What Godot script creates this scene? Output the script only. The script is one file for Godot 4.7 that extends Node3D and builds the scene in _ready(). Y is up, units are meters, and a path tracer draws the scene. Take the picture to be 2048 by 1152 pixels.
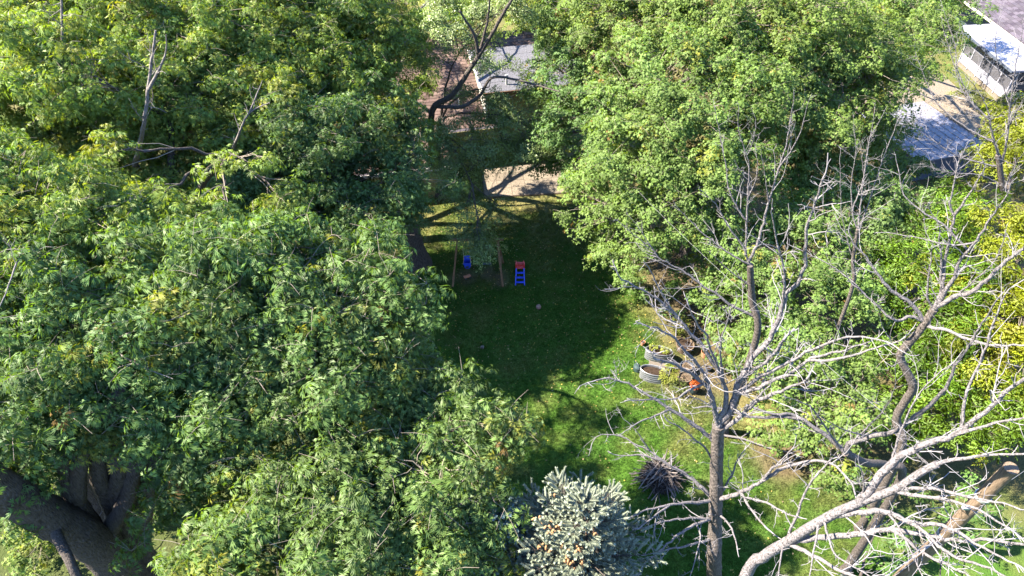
extends Node3D
# A back garden seen from above: silver maples on the left, lawn with swing set, planters and stick pile, dead trees on the right, a brown roofed house behind.

var rng := RandomNumberGenerator.new()
var M := {}
var sprays := {}
var used := {}


class Geo:
	var v := PackedVector3Array()
	var n := PackedVector3Array()
	var c := PackedColorArray()
	var idx := PackedInt32Array()
	var tint := Color.WHITE

	func tri(a: Vector3, b: Vector3, d: Vector3) -> void:
		var nn := (d - a).cross(b - a).normalized()
		var k := v.size()
		v.append(a); v.append(b); v.append(d)
		n.append(nn); n.append(nn); n.append(nn)
		c.append(tint); c.append(tint); c.append(tint)
		idx.append(k); idx.append(k + 1); idx.append(k + 2)

	func quad(a: Vector3, b: Vector3, d: Vector3, e: Vector3) -> void:   # clockwise seen from the front
		var nn := (d - a).cross(b - a).normalized()
		var k := v.size()
		v.append(a); v.append(b); v.append(d); v.append(e)
		for i in 4:
			n.append(nn); c.append(tint)
		for i in [0, 1, 2, 0, 2, 3]:
			idx.append(k + i)

	func hexa(p: Array) -> void:   # eight corners: bottom 0-3 and top 4-7, both counter-clockwise seen from above (x+, z-) order: (-,-) (+,-) (+,+) (-,+)
		quad(p[4], p[5], p[6], p[7])
		quad(p[3], p[2], p[1], p[0])
		quad(p[7], p[6], p[2], p[3])
		quad(p[6], p[5], p[1], p[2])
		quad(p[5], p[4], p[0], p[1])
		quad(p[4], p[7], p[3], p[0])

	func box(at: Vector3, s: Vector3, b := Basis(), bevel := 0.0) -> void:
		var h := s * 0.5
		if bevel <= 0.0:
			var p := []
			for y in [-1, 1]:
				for q in [[-1, -1], [1, -1], [1, 1], [-1, 1]]:
					p.append(at + b * Vector3(h.x * q[0], h.y * y, h.z * q[1]))
			hexa(p)
			return
		var p2 := []
		for y in [-1, 1]:
			for q in [[-1, -1], [1, -1], [1, 1], [-1, 1]]:
				p2.append(at + b * Vector3(h.x * q[0] - q[0] * bevel, h.y * y, h.z * q[1] - q[1] * bevel))
		var lo := []
		var hi := []
		for q in [[-1, -1], [1, -1], [1, 1], [-1, 1]]:
			lo.append(at + b * Vector3(h.x * q[0], -h.y + bevel, h.z * q[1]))
			hi.append(at + b * Vector3(h.x * q[0], h.y - bevel, h.z * q[1]))
		quad(p2[4], p2[5], p2[6], p2[7])
		quad(p2[3], p2[2], p2[1], p2[0])
		for i in 4:
			var j := (i + 1) % 4
			quad(p2[4 + j], p2[4 + i], hi[i], hi[j])
			quad(hi[j], hi[i], lo[i], lo[j])
			quad(lo[j], lo[i], p2[i], p2[j])

	func tube(p: PackedVector3Array, r: PackedFloat32Array, sides := 6, rough := 0.0, seed := 0) -> void:
		var m := p.size()
		if m < 2:
			return
		var u := Vector3.ZERO
		var k0 := v.size()
		for i in m:
			var t := (p[mini(i + 1, m - 1)] - p[maxi(i - 1, 0)]).normalized()
			if i == 0:
				u = t.cross(Vector3(0.31, 0.22, 0.92)).normalized()
			else:
				u = (u - t * u.dot(t)).normalized()
			var w := t.cross(u)
			for k in sides:
				var a := TAU * k / sides
				var d := u * cos(a) + w * sin(a)
				var rr := r[i]
				if rough > 0.0:
					rr *= 1.0 + rough * (sin(k * 2.7 + seed + i * 0.35) * 0.6 + sin(k * 5.1 + i * 1.7 + seed * 2) * 0.4)
				v.append(p[i] + d * rr)
				n.append(d)
				c.append(tint)
		for i in m - 1:
			for k in sides:
				var a0 := k0 + i * sides + k
				var b0 := k0 + i * sides + (k + 1) % sides
				idx.append(a0); idx.append(a0 + sides); idx.append(b0)
				idx.append(b0); idx.append(a0 + sides); idx.append(b0 + sides)
		var e := v.size()   # the cut end
		var ax := (p[m - 1] - p[m - 2]).normalized()
		v.append(p[m - 1] + ax * r[m - 1] * 0.3); n.append(ax); c.append(tint)
		for k in sides:
			v.append(v[k0 + (m - 1) * sides + k]); n.append(ax); c.append(tint)
		for k in sides:
			idx.append(e); idx.append(e + 1 + (k + 1) % sides); idx.append(e + 1 + k)

	func lathe(prof: Array, sides := 20, at := Vector3.ZERO, squash := Vector2(1, 1), turn := 0.0) -> void:   # prof: [radius, height] upward along the outside; flat shaded bands with smooth rings
		for i in prof.size() - 1:
			var k := v.size()
			var a: Array = prof[i]
			var b: Array = prof[i + 1]
			var sl := Vector2(b[1] - a[1], -(b[0] - a[0])).normalized()
			for j in sides + 1:
				var f := TAU * j / sides
				var d := Vector3(cos(f) * squash.x, 0, sin(f) * squash.y)
				var nn := Vector3(cos(f) / squash.x, 0, sin(f) / squash.y).normalized() * sl.x + Vector3(0, sl.y, 0)
				v.append(at + (d * a[0] + Vector3(0, a[1], 0)).rotated(Vector3.UP, turn)); n.append(nn.rotated(Vector3.UP, turn).normalized()); c.append(tint)
				v.append(at + (d * b[0] + Vector3(0, b[1], 0)).rotated(Vector3.UP, turn)); n.append(nn.rotated(Vector3.UP, turn).normalized()); c.append(tint)
			for j in sides:
				var q := k + j * 2
				idx.append(q); idx.append(q + 2); idx.append(q + 1)
				idx.append(q + 1); idx.append(q + 2); idx.append(q + 3)

	func ball(at: Vector3, r: Vector3, rings := 8, sides := 12, lump := 0.0) -> void:
		var k := v.size()
		for i in rings + 1:
			var t := PI * i / rings
			for j in sides + 1:
				var f := TAU * j / sides
				var d := Vector3(sin(t) * cos(f), cos(t), sin(t) * sin(f))
				var q := 1.0 + lump * (sin(d.x * 4.1 + at.x * 3.0) + sin(d.z * 5.3 + at.z * 7.0) * cos(d.y * 3.7)) * 0.5
				v.append(at + d * r * q); n.append((d / r).normalized()); c.append(tint)
		for i in rings:
			for j in sides:
				var a := k + i * (sides + 1) + j
				var b := a + sides + 1
				idx.append(a); idx.append(b); idx.append(a + 1)
				idx.append(b); idx.append(b + 1); idx.append(a + 1)

	func mesh() -> ArrayMesh:
		var m := ArrayMesh.new()
		if v.is_empty():
			return m
		var a := []
		a.resize(Mesh.ARRAY_MAX)
		a[Mesh.ARRAY_VERTEX] = v
		a[Mesh.ARRAY_NORMAL] = n
		a[Mesh.ARRAY_COLOR] = c
		a[Mesh.ARRAY_INDEX] = idx
		m.add_surface_from_arrays(Mesh.PRIMITIVE_TRIANGLES, a)
		return m


func numbered(called: String) -> String:
	if not used.has(called):
		used[called] = 0
		return called
	used[called] += 1
	return "%s_%03d" % [called, used[called]]


func thing(called: String, label: String, category: String, at := Vector3.ZERO, turn := 0.0, group := "") -> Node3D:
	var o := Node3D.new()
	o.name = numbered(called)
	add_child(o)
	o.position = at
	o.rotation.y = turn
	tag(o, label, category, group)
	return o


func tag(o: Node, label: String, category := "", group := "") -> void:
	o.set_meta("label", label)
	if category:
		o.set_meta("category", category)
	if group:
		o.set_meta("group", group)


func part(called: String, g, mat: Material, parent: Node, stuff := false) -> MeshInstance3D:
	var o := MeshInstance3D.new()
	o.name = called if parent != self else numbered(called)
	o.mesh = g.mesh() if g is Geo else g
	o.material_override = mat
	parent.add_child(o, true)
	if stuff:
		o.set_meta("kind", "stuff")
	return o


func struct(called: String, g, mat: Material, parent: Node = self) -> MeshInstance3D:
	var o := part(called, g, mat, parent)
	if parent == self:
		o.set_meta("kind", "structure")
	return o


func many(called: String, mesh: Mesh, mat: Material, parent: Node, where: Array, tints: PackedColorArray, stuff := true) -> MultiMeshInstance3D:
	var mm := MultiMesh.new()
	mm.transform_format = MultiMesh.TRANSFORM_3D
	mm.use_colors = true
	mm.mesh = mesh
	mm.instance_count = where.size()
	for i in where.size():
		mm.set_instance_transform(i, where[i])
		mm.set_instance_color(i, tints[i])
	var o := MultiMeshInstance3D.new()
	o.name = called if parent != self else numbered(called)
	o.multimesh = mm
	o.material_override = mat
	parent.add_child(o, true)
	if stuff:
		o.set_meta("kind", "stuff")
	return o


func lin(r: float, g: float, b: float) -> Color:   # a real-world base colour
	return Color(r, g, b).linear_to_srgb()


func noise_tex(freq: float, ramp: Array, size := 512, octaves := 5, as_normal := false, kind := FastNoiseLite.TYPE_SIMPLEX_SMOOTH, seed := 1, bump := 6.0) -> NoiseTexture2D:
	var nz := FastNoiseLite.new()
	nz.noise_type = kind
	nz.frequency = freq
	nz.fractal_octaves = octaves
	nz.seed = seed
	var t := NoiseTexture2D.new()
	t.width = size
	t.height = size
	t.seamless = true
	t.noise = nz
	if as_normal:
		t.as_normal_map = true
		t.bump_strength = bump
	elif ramp:
		var g := Gradient.new()
		var offs := PackedFloat32Array()
		var cols := PackedColorArray()
		for k in ramp:
			offs.append(k[0]); cols.append(k[1])
		g.offsets = offs
		g.colors = cols
		t.color_ramp = g
	return t


func mat(col: Color, rough := 0.8, spec := 0.5) -> StandardMaterial3D:
	var m := StandardMaterial3D.new()
	m.albedo_color = col
	m.roughness = rough
	m.metallic_specular = spec
	m.vertex_color_use_as_albedo = true
	return m


func tri_tex(m: StandardMaterial3D, tex: Texture2D, scale: Vector3, normal: Texture2D = null, nscale := 1.0) -> void:
	m.albedo_texture = tex
	m.uv1_triplanar = true
	m.uv1_scale = scale
	if normal:
		m.normal_enabled = true
		m.normal_texture = normal
		m.normal_scale = nscale


func leaf_mat(back: Color, rough := 0.45, spec := 0.5) -> StandardMaterial3D:
	var m := mat(Color.WHITE, rough, spec)
	m.backlight_enabled = true
	m.backlight = back
	m.cull_mode = BaseMaterial3D.CULL_DISABLED
	return m


func make_materials() -> void:
	var grey_ramp := [[0.0, Color(0.55, 0.55, 0.55)], [0.5, Color(0.85, 0.85, 0.85)], [1.0, Color(1, 1, 1)]]
	var fine := noise_tex(0.03, grey_ramp, 512, 5)
	var fine_n := noise_tex(0.035, [], 512, 5, true)
	M.fine = fine
	var faint := noise_tex(0.012, [[0.0, Color(0.80, 0.80, 0.82)], [0.5, Color(0.94, 0.94, 0.95)], [1.0, Color(1, 1, 1)]], 512, 3)
	M.fine_n = fine_n
	var bark := noise_tex(0.02, [[0.0, Color(0.35, 0.34, 0.33)], [0.45, Color(0.75, 0.74, 0.73)], [1.0, Color(1, 1, 1)]], 512, 5, false, FastNoiseLite.TYPE_SIMPLEX_SMOOTH, 4)
	var bark_n := noise_tex(0.03, [], 512, 5, true, FastNoiseLite.TYPE_SIMPLEX_SMOOTH, 4, 10.0)
	M.bark = mat(lin(0.095, 0.082, 0.074), 0.9, 0.3)
	tri_tex(M.bark, bark, Vector3(2.2, 0.4, 2.2), bark_n, 2.2)
	M.dead = mat(lin(0.205, 0.193, 0.204), 0.85, 0.3)
	tri_tex(M.dead, bark, Vector3(2.6, 0.6, 2.6), bark_n, 2.0)
	M.twig = mat(lin(0.17, 0.145, 0.12), 0.85, 0.3)
	M.greybark = mat(lin(0.20, 0.185, 0.18), 0.9, 0.3)
	tri_tex(M.greybark, bark, Vector3(2.0, 0.5, 2.0), bark_n, 1.0)
	M.deadbark = mat(lin(0.155, 0.135, 0.125), 0.9, 0.3)
	tri_tex(M.deadbark, bark, Vector3(3.2, 0.45, 3.2), bark_n, 2.5)
	M.deadtwig = mat(lin(0.155, 0.147, 0.155), 0.85, 0.3)
	M.silver = leaf_mat(Color(1.0, 1.0, 0.45), 0.5, 0.42)
	M.maple = leaf_mat(Color(1.0, 1.0, 0.4), 0.55, 0.4)
	M.ash = leaf_mat(Color(1.0, 1.0, 0.35), 0.5, 0.45)
	M.elm = leaf_mat(Color(0.85, 0.9, 0.4), 0.45, 0.5)
	M.needle = mat(Color.WHITE, 0.6, 0.4)
	M.grass = leaf_mat(Color(0.85, 0.95, 0.35), 0.6, 0.35)
	M.ground = mat(Color.WHITE, 0.95, 0.2)
	tri_tex(M.ground, noise_tex(0.05, [[0.0, Color(0.5, 0.5, 0.5)], [0.5, Color(0.85, 0.85, 0.85)], [1.0, Color(1, 1, 1)]], 1024, 6), Vector3(0.35, 0.35, 0.35), fine_n, 0.8)
	M.wood = mat(lin(0.19, 0.105, 0.05), 0.75, 0.4)
	tri_tex(M.wood, bark, Vector3(3, 0.6, 3))
	M.greywood = mat(lin(0.15, 0.13, 0.11), 0.85, 0.3)
	tri_tex(M.greywood, bark, Vector3(3, 0.6, 3), bark_n, 0.4)
	M.pole = mat(lin(0.20, 0.15, 0.105), 0.8, 0.3)
	tri_tex(M.pole, bark, Vector3(4, 0.25, 4), bark_n, 0.5)
	M.blue = mat(lin(0.012, 0.045, 0.42), 0.4, 0.5)
	M.red = mat(lin(0.42, 0.02, 0.02), 0.4, 0.5)
	M.darkred = mat(lin(0.10, 0.012, 0.016), 0.5, 0.4)
	M.zinc = mat(lin(0.28, 0.29, 0.31), 0.42, 0.5)
	M.zinc.metallic = 0.6
	tri_tex(M.zinc, fine, Vector3(1.5, 1.5, 1.5))
	M.soil = mat(lin(0.042, 0.028, 0.02), 0.95, 0.2)
	tri_tex(M.soil, fine, Vector3(4, 4, 4), fine_n, 1.5)
	M.terra = mat(lin(0.27, 0.12, 0.07), 0.8, 0.3)
	M.tan = mat(lin(0.13, 0.095, 0.065), 0.85, 0.3)
	tri_tex(M.tan, fine, Vector3(2, 2, 2))
	M.darkplastic = mat(lin(0.02, 0.035, 0.035), 0.4, 0.5)
	M.concrete = mat(lin(0.175, 0.145, 0.11), 0.9, 0.3)
	tri_tex(M.concrete, fine, Vector3(0.6, 0.6, 0.6), fine_n, 0.4)
	M.shingle = mat(Color.WHITE, 0.95, 0.2)
	tri_tex(M.shingle, fine, Vector3(5, 5, 5), fine_n, 0.6)
	M.flatroof = mat(lin(0.105, 0.105, 0.12), 0.8, 0.3)
	tri_tex(M.flatroof, fine, Vector3(0.5, 0.5, 0.5), fine_n, 0.3)
	M.siding = mat(lin(0.22, 0.20, 0.075), 0.7, 0.4)
	tri_tex(M.siding, fine, Vector3(0.7, 0.7, 0.7))
	M.trim = mat(lin(0.4, 0.38, 0.34), 0.6, 0.4)
	M.white = mat(lin(0.22, 0.22, 0.25), 0.55, 0.4)
	tri_tex(M.white, faint, Vector3(0.4, 0.4, 0.4))
	M.sheet = mat(lin(0.18, 0.18, 0.22), 0.5, 0.4)
	tri_tex(M.sheet, fine, Vector3(0.5, 0.5, 0.5))
	M.slate = mat(lin(0.035, 0.045, 0.065), 0.7, 0.4)
	M.darkroof = mat(lin(0.075, 0.066, 0.08), 0.9, 0.3)
	tri_tex(M.darkroof, fine, Vector3(2, 2, 2), fine_n, 0.6)
	M.screen = mat(Color(0.26, 0.26, 0.28, 0.8), 0.7, 0.3)
	M.screen.transparency = BaseMaterial3D.TRANSPARENCY_ALPHA
	M.glass = mat(Color(0.03, 0.035, 0.04), 0.08, 0.6)
	M.metal = mat(lin(0.35, 0.35, 0.36), 0.45, 0.5)
	M.metal.metallic = 0.5
	M.rope = mat(lin(0.25, 0.2, 0.13), 0.9, 0.2)
	M.cable = mat(lin(0.16, 0.16, 0.17), 0.5, 0.4)
	M.stick = mat(lin(0.19, 0.16, 0.145), 0.9, 0.2)
	M.cone = mat(lin(0.24, 0.135, 0.065), 0.7, 0.3)
	M.litter = leaf_mat(Color(0.7, 0.7, 0.4), 0.7, 0.3)


# ---------------------------------------------------------------- leaves
func lobe(g: Geo, a: Vector3, d: Vector3, side: Vector3, up: Vector3, l: float, w: float, sag := 0.1) -> void:
	var m := a + d * l * 0.42
	var tip := a + d * l - up * l * sag
	var fold := up * w * 0.22
	var k := g.v.size()
	g.tri(a, m - side * w + fold, tip)
	g.tri(a, tip, m + side * w + fold)
	for i in 6:   # blades turn their faces to the sky
		var q := g.n[k + i]
		if q.y < 0.0:
			q = -q
		g.n[k + i] = (q + Vector3(0, 0.7, 0) + d * 0.15).normalized()


func spray_silver(seed: int) -> ArrayMesh:
	var g := Geo.new()
	rng.seed = 900 + seed
	for i in 13:
		var a := i * 2.4 + rng.randf_range(-0.3, 0.3)
		var pitch := rng.randf_range(-0.8, 0.3)
		var d := Vector3(cos(a) * cos(pitch), sin(pitch), sin(a) * cos(pitch))
		var base := d * rng.randf_range(0.04, 0.13) + Vector3(0, rng.randf_range(-0.04, 0.04), 0)
		var ld := (d + Vector3(0, -0.65, 0)).normalized()
		var side := ld.cross(Vector3.UP).normalized().rotated(ld, rng.randf_range(-0.7, 0.7))
		var up := side.cross(ld).normalized()
		if up.y < 0:
			up = -up
		var s := rng.randf_range(0.8, 1.25)
		g.tint = Color.WHITE * rng.randf_range(0.75, 1.2)
		lobe(g, base, ld, side, up, 0.21 * s, 0.018 * s)
		lobe(g, base + ld * 0.03, (ld + side * 0.38).normalized(), side, up, 0.15 * s, 0.014 * s)
		lobe(g, base + ld * 0.03, (ld - side * 0.38).normalized(), side, up, 0.15 * s, 0.014 * s)
	return g.mesh()


func spray_maple(seed: int) -> ArrayMesh:
	var g := Geo.new()
	rng.seed = 950 + seed
	for i in 11:
		var a := i * 2.4 + rng.randf_range(-0.3, 0.3)
		var pitch := rng.randf_range(-0.6, 0.35)
		var d := Vector3(cos(a) * cos(pitch), sin(pitch), sin(a) * cos(pitch))
		var base := d * rng.randf_range(0.03, 0.17) + Vector3(0, rng.randf_range(-0.07, 0.07), 0)
		var ld := (d + Vector3(0, -0.4, 0)).normalized()
		var side := ld.cross(Vector3.UP).normalized().rotated(ld, rng.randf_range(-0.5, 0.5))
		var up := side.cross(ld).normalized()
		if up.y < 0:
			up = -up
		var s := rng.randf_range(0.75, 1.2)
		g.tint = Color.WHITE * rng.randf_range(0.8, 1.15)
		lobe(g, base, ld, side, up, 0.14 * s, 0.026 * s)
		lobe(g, base, (ld + side * 0.65).normalized(), side, up, 0.10 * s, 0.021 * s)
		lobe(g, base, (ld - side * 0.65).normalized(), side, up, 0.10 * s, 0.021 * s)
	return g.mesh()


func spray_ash(seed: int) -> ArrayMesh:
	var g := Geo.new()
	rng.seed = 970 + seed
	for i in 6:
		var a := i * 2.4 + rng.randf_range(-0.3, 0.3)
		var pitch := rng.randf_range(-0.5, 0.35)
		var d := Vector3(cos(a) * cos(pitch), sin(pitch), sin(a) * cos(pitch))
		var side := d.cross(Vector3.UP).normalized()
		var up := side.cross(d).normalized()
		g.tint = Color.WHITE * rng.randf_range(0.85, 1.15)
		for k in 4:
			var p := d * (0.08 + 0.055 * k) - Vector3(0, 0.012 * k * k, 0)
			for s in [-1.0, 1.0]:
				lobe(g, p, (d * 0.6 + side * s + Vector3(0, -0.15, 0)).normalized(), d, up, 0.105, 0.02)
		lobe(g, d * 0.28 - Vector3(0, 0.1, 0), d, side, up, 0.11, 0.02)
	return g.mesh()


func spray_elm(seed: int) -> ArrayMesh:
	var g := Geo.new()
	rng.seed = 990 + seed
	var ax := Vector3(1, -0.25, 0).normalized()
	for i in 15:
		var p := ax * rng.randf_range(-0.25, 0.3) + Vector3(rng.randf_range(-0.08, 0.08), rng.randf_range(-0.1, 0.1), rng.randf_range(-0.14, 0.14))
		var d := Vector3(rng.randf_range(-1, 1), rng.randf_range(-0.9, 0.3), rng.randf_range(-1, 1)).normalized()
		var side := d.cross(Vector3.UP).normalized().rotated(d, rng.randf_range(-0.7, 0.7))
		var up := side.cross(d).normalized()
		g.tint = Color.WHITE * rng.randf_range(0.75, 1.2)
		lobe(g, p, d, side, up, 0.11, 0.034)
	return g.mesh()


func make_sprays() -> void:
	sprays.silver = []
	sprays.maple = []
	sprays.ash = []
	sprays.elm = []
	for k in 3:
		sprays.silver.append(spray_silver(k))
		sprays.maple.append(spray_maple(k))
		sprays.ash.append(spray_ash(k))
		sprays.elm.append(spray_elm(k))


func curve3(a: Vector3, b: Vector3, c: Vector3, n: int, jit := 0.0) -> PackedVector3Array:
	var out := PackedVector3Array()
	for i in n + 1:
		var t := float(i) / n
		var p := a.lerp(b, t).lerp(b.lerp(c, t), t)
		if i > 0 and i < n and jit > 0.0:
			p += Vector3(rng.randf_range(-jit, jit), rng.randf_range(-jit, jit), rng.randf_range(-jit, jit))
		out.append(p)
	return out


func taper(n: int, r0: float, r1: float, pw := 1.0) -> PackedFloat32Array:
	var out := PackedFloat32Array()
	for i in n:
		out.append(lerpf(r0, r1, pow(float(i) / (n - 1), pw)))
	return out


func rdir() -> Vector3:
	var y := rng.randf_range(-1, 1)
	var a := rng.randf_range(0, TAU)
	var q := sqrt(1.0 - y * y)
	return Vector3(cos(a) * q, y, sin(a) * q)


const LEAF := {"silver": Color(0.098, 0.176, 0.052), "maple": Color(0.114, 0.186, 0.050), "ash": Color(0.120, 0.186, 0.022), "elm": Color(0.105, 0.150, 0.052)}


# puffs: x, y, z and three radii for each mass of foliage
func leafy(called: String, label: String, group: String, base: Vector3, fork_h: float, tr: float, kind: String, dens: float, tint: Color, yellow: float, open: float, puffs: Array) -> Node3D:
	var sh := called.ends_with("shrub")
	var o := thing(called, label, "shrub" if sh else "tree", base, 0.0, group)
	rng.seed = hash(label)
	var np := puffs.size() / 6
	var mid := Vector3.ZERO
	for i in np:
		mid += Vector3(puffs[i * 6], puffs[i * 6 + 1], puffs[i * 6 + 2])
	mid = mid / np - base
	var fork := Vector3(mid.x * 0.22, fork_h, mid.z * 0.22)
	var b := Geo.new()
	var tp := curve3(Vector3.ZERO, Vector3(mid.x * 0.02, fork_h * 0.6, mid.z * 0.02), fork, 8, tr * 0.05)
	var rr := taper(9, tr, tr * 0.8)
	rr[0] = tr * 1.55
	rr[1] = tr * 1.12
	b.tube(tp, rr, 14, 0.09, int(abs(base.x) * 10))
	part("trunk", b, M.bark, o)
	# a few leaders carry the limbs
	var top := Vector3(mid.x, maxf(mid.y, fork_h + 1.0), mid.z)
	var leaders := []
	var nl := 1 if sh else clampi(np / 4, 2, 4)
	for i in nl:
		var q: int = int((i + 0.5) * np / nl)
		var tgt := Vector3(puffs[q * 6], puffs[q * 6 + 1], puffs[q * 6 + 2]) - base
		tgt = top.lerp(tgt, 0.65)
		var lp := curve3(fork - Vector3(0, tr * 0.4, 0), fork + Vector3((tgt.x - fork.x) * 0.25, (tgt.y - fork.y) * 0.62, (tgt.z - fork.z) * 0.25), tgt, 9, tr * 0.12)
		leaders.append(lp)
		var lg := Geo.new()
		lg.tube(lp, taper(10, tr * (0.3 if open else 0.62), tr * (0.1 if open else 0.22)), 9, 0.07, i)
		part("limb", lg, M.bark, o)
	var twigs := Geo.new()
	var place := [[], [], []]
	var cols := [PackedColorArray(), PackedColorArray(), PackedColorArray()]
	var leaf: Color = LEAF[kind]
	for i in np:
		var c := Vector3(puffs[i * 6], puffs[i * 6 + 1], puffs[i * 6 + 2]) - base
		var r := Vector3(puffs[i * 6 + 3], puffs[i * 6 + 4], puffs[i * 6 + 5]) * (1.0 if sh or open else 1.12)
		# the limb that carries this mass, from the nearest leader
		var best := 1e9
		var from := fork
		for lp in leaders:
			for k in range(1, lp.size()):
				var d: float = lp[k].distance_to(c) + absf(lp[k].y - c.y + 1.0) * 0.4
				if d < best:
					best = d
					from = lp[k]
		var len := from.distance_to(c)
		var sp := curve3(from, from.lerp(c, 0.5) + Vector3(0, len * 0.12, 0), c + Vector3(0, r.y * 0.1, 0), 7, len * 0.025)
		var lr := clampf(0.025 + len * 0.012, 0.02, 0.11) * (0.5 if sh else (0.55 if open else 1.0))
		var bg := Geo.new()
		bg.tube(sp, taper(8, lr, lr * 0.35), 6)
		part("branch", bg, M.bark, o)
		var vol := 4.19 * r.x * r.y * r.z
		var nb := int(maxf(4.0, vol * (1.1 if open else 0.8) * (1.0 + (1.6 if sh else 0.0))))
		for j in nb:
			var d := rdir()
			if d.y < -0.2 and rng.randf() < 0.45:
				d.y = -d.y
			var wob := 1.0 + 0.22 * sin(d.x * 5.0 + i * 2.1) * cos(d.z * 4.0 + i)
			var bc := c + d * r * (pow(rng.randf(), 0.42) * wob)
			var br := rng.randf_range(0.5, 0.95) * (0.55 if sh else 1.0)
			var at0: Vector3 = sp[rng.randi_range(3, 7)]
			var tw := curve3(at0, at0.lerp(bc, 0.55) + Vector3(0, 0.15 * br, 0), bc, 4, 0.07)
			twigs.tube(tw, taper(5, 0.014 if not sh else 0.01, 0.005), 4)
			for q in 3:
				var e := bc + rdir() * br * Vector3(1, 0.5, 1)
				twigs.tube(PackedVector3Array([bc, bc.lerp(e, 0.5) + Vector3(0, 0.06, 0), e]), PackedFloat32Array([0.006, 0.005, 0.003]), 3)
			var nk := int(rng.randf_range(18, 30) * dens * br * br * (2.6 if sh else 1.8))
			var tone := rng.randf_range(0.78, 1.22)
			var yel := rng.randf() < yellow * 1.2
			var out := (bc - c).normalized()
			for k in nk:
				var e := rdir() * pow(rng.randf(), 0.5)
				var p := bc + e * br * Vector3(1, 0.6, 1) - Vector3(0, 0.3 * br * (e.x * e.x + e.z * e.z), 0)
				var ydir := (Vector3.UP * 0.75 + out * 0.45 + Vector3(e.x, 0, e.z) * 0.55 + rdir() * 0.3).normalized()
				var s := rng.randf_range(0.5, 1.12)
				var x := ydir.cross(rdir()).normalized()
				var z := x.cross(ydir)
				var which := k % 3
				place[which].append(Transform3D(x * s, ydir * s, z * s, p))
				var col := leaf * tint * (tone * rng.randf_range(0.75, 1.25))
				if yel and rng.randf() < 0.6 or rng.randf() < yellow * 0.25:
					col = col.lerp(Color(0.30, 0.26, 0.02), rng.randf_range(0.2, 0.6))
				elif yellow >= 0.08 and e.y > -0.1 and rng.randf() < 0.55:   # paler new leaves at the tips
					col = col.lerp(Color(0.30, 0.34, 0.06), rng.randf_range(0.15, 0.6))
				elif rng.randf() < 0.004:
					col = Color(0.17, 0.11, 0.03)
				col.a = 1.0
				cols[which].append(col)
	part("twigs", twigs, M.twig if kind != "elm" else M.bark, o, true)
	for k in 3:
		many("foliage", sprays[kind][k], M[kind], o, place[k], cols[k])
	return o


# ---------------------------------------------------------------- leafless trees
func bare(called: String, label: String, base: Vector3, sprout: float, tone: float, limbs: Array) -> Node3D:
	var o := thing(called, label, "dead tree", base, 0.0, "leafless dead trees on the right")
	rng.seed = hash(label)
	var twigs := Geo.new()
	twigs.tint = Color.WHITE * (tone * 0.98)
	for row in limbs:
		var raw := PackedVector3Array()
		for i in row[3].size() / 3:
			raw.append(Vector3(row[3][i * 3], row[3][i * 3 + 1], row[3][i * 3 + 2]))
		var cv := Curve3D.new()
		for i in raw.size():
			var tan := (raw[mini(i + 1, raw.size() - 1)] - raw[maxi(i - 1, 0)]) * 0.16
			cv.add_point(raw[i], -tan, tan)
		cv.bake_interval = 0.08
		var len := cv.get_baked_length()
		var n := clampi(int(len / 0.16), 4, 60)
		var pts := PackedVector3Array()
		var wob: float = minf(row[1] * 0.28, 0.022)
		for i in n + 1:
			var p := cv.sample_baked(len * i / n, true)
			if i > 0 and i < n and row[0] != "trunk":
				p += rdir() * wob
			pts.append(p)
		var g := Geo.new()
		g.tint = Color.WHITE * (tone * rng.randf_range(0.92, 1.06))
		var slim := 1.0 if row[0] == "trunk" else 0.7
		var rad := taper(n + 1, row[1] * slim, row[2] * slim, 0.85)
		if row[0] == "trunk":
			rad[0] *= 1.5
			rad[1] *= 1.15
		g.tube(pts, rad, 20 if row[1] > 0.2 else (10 if row[1] > 0.06 else 6), 0.13 if row[1] > 0.1 else 0.07, int(len * 7))
		part(row[0], g, M.deadbark if row[0] == "trunk" and tone < 1.2 else M.dead, o)
		if row[0] == "trunk":
			continue
		# short side shoots, knobs and snapped ends along the limb
		var count := int(len * 5.2 * sprout)
		for k in count:
			var t := pow(rng.randf(), 0.75)
			var i := clampi(int(t * n), 1, n - 1)
			var ax := (pts[i + 1] - pts[i - 1]).normalized()
			var side := (rdir() - ax * 0.0).cross(ax).normalized()
			var dir := (side + ax * rng.randf_range(0.25, 1.0) + Vector3(0, 0.25, 0)).normalized()
			var l := rng.randf_range(0.06, 0.24) if rng.randf() < 0.62 else rng.randf_range(0.3, 1.15) * minf(1.0, 0.5 + len * 0.1)
			shoot(twigs, pts[i], dir, l, minf(rad[i] * 0.45, 0.007 + l * 0.011), 2 if l > 0.55 else (1 if l > 0.18 else 0))
		shoot(twigs, pts[n], (pts[n] - pts[n - 1]).normalized(), rng.randf_range(0.2, 0.5) * sprout, row[2] * 0.8, 1)
	part("twigs", twigs, M.deadtwig, o, true)
	return o


func shoot(g: Geo, at: Vector3, dir: Vector3, l: float, r: float, level: int) -> void:
	var n := 2 if l < 0.2 else 4
	var p := PackedVector3Array([at])
	var d := dir
	for i in n:
		d = (d + rdir() * 0.26 + Vector3(0, 0.06, 0)).normalized()
		p.append(p[i] + d * l / n)
	g.tube(p, taper(n + 1, r, r * 0.5), 4)
	if level > 0:
		for k in rng.randi_range(1, 4):
			var i := rng.randi_range(1, n)
			shoot(g, p[i], (d + rdir() * 1.1).normalized(), l * rng.randf_range(0.25, 0.55), r * 0.6, level - 1)


# ---------------------------------------------------------------- ground
var gn := FastNoiseLite.new()


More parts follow.
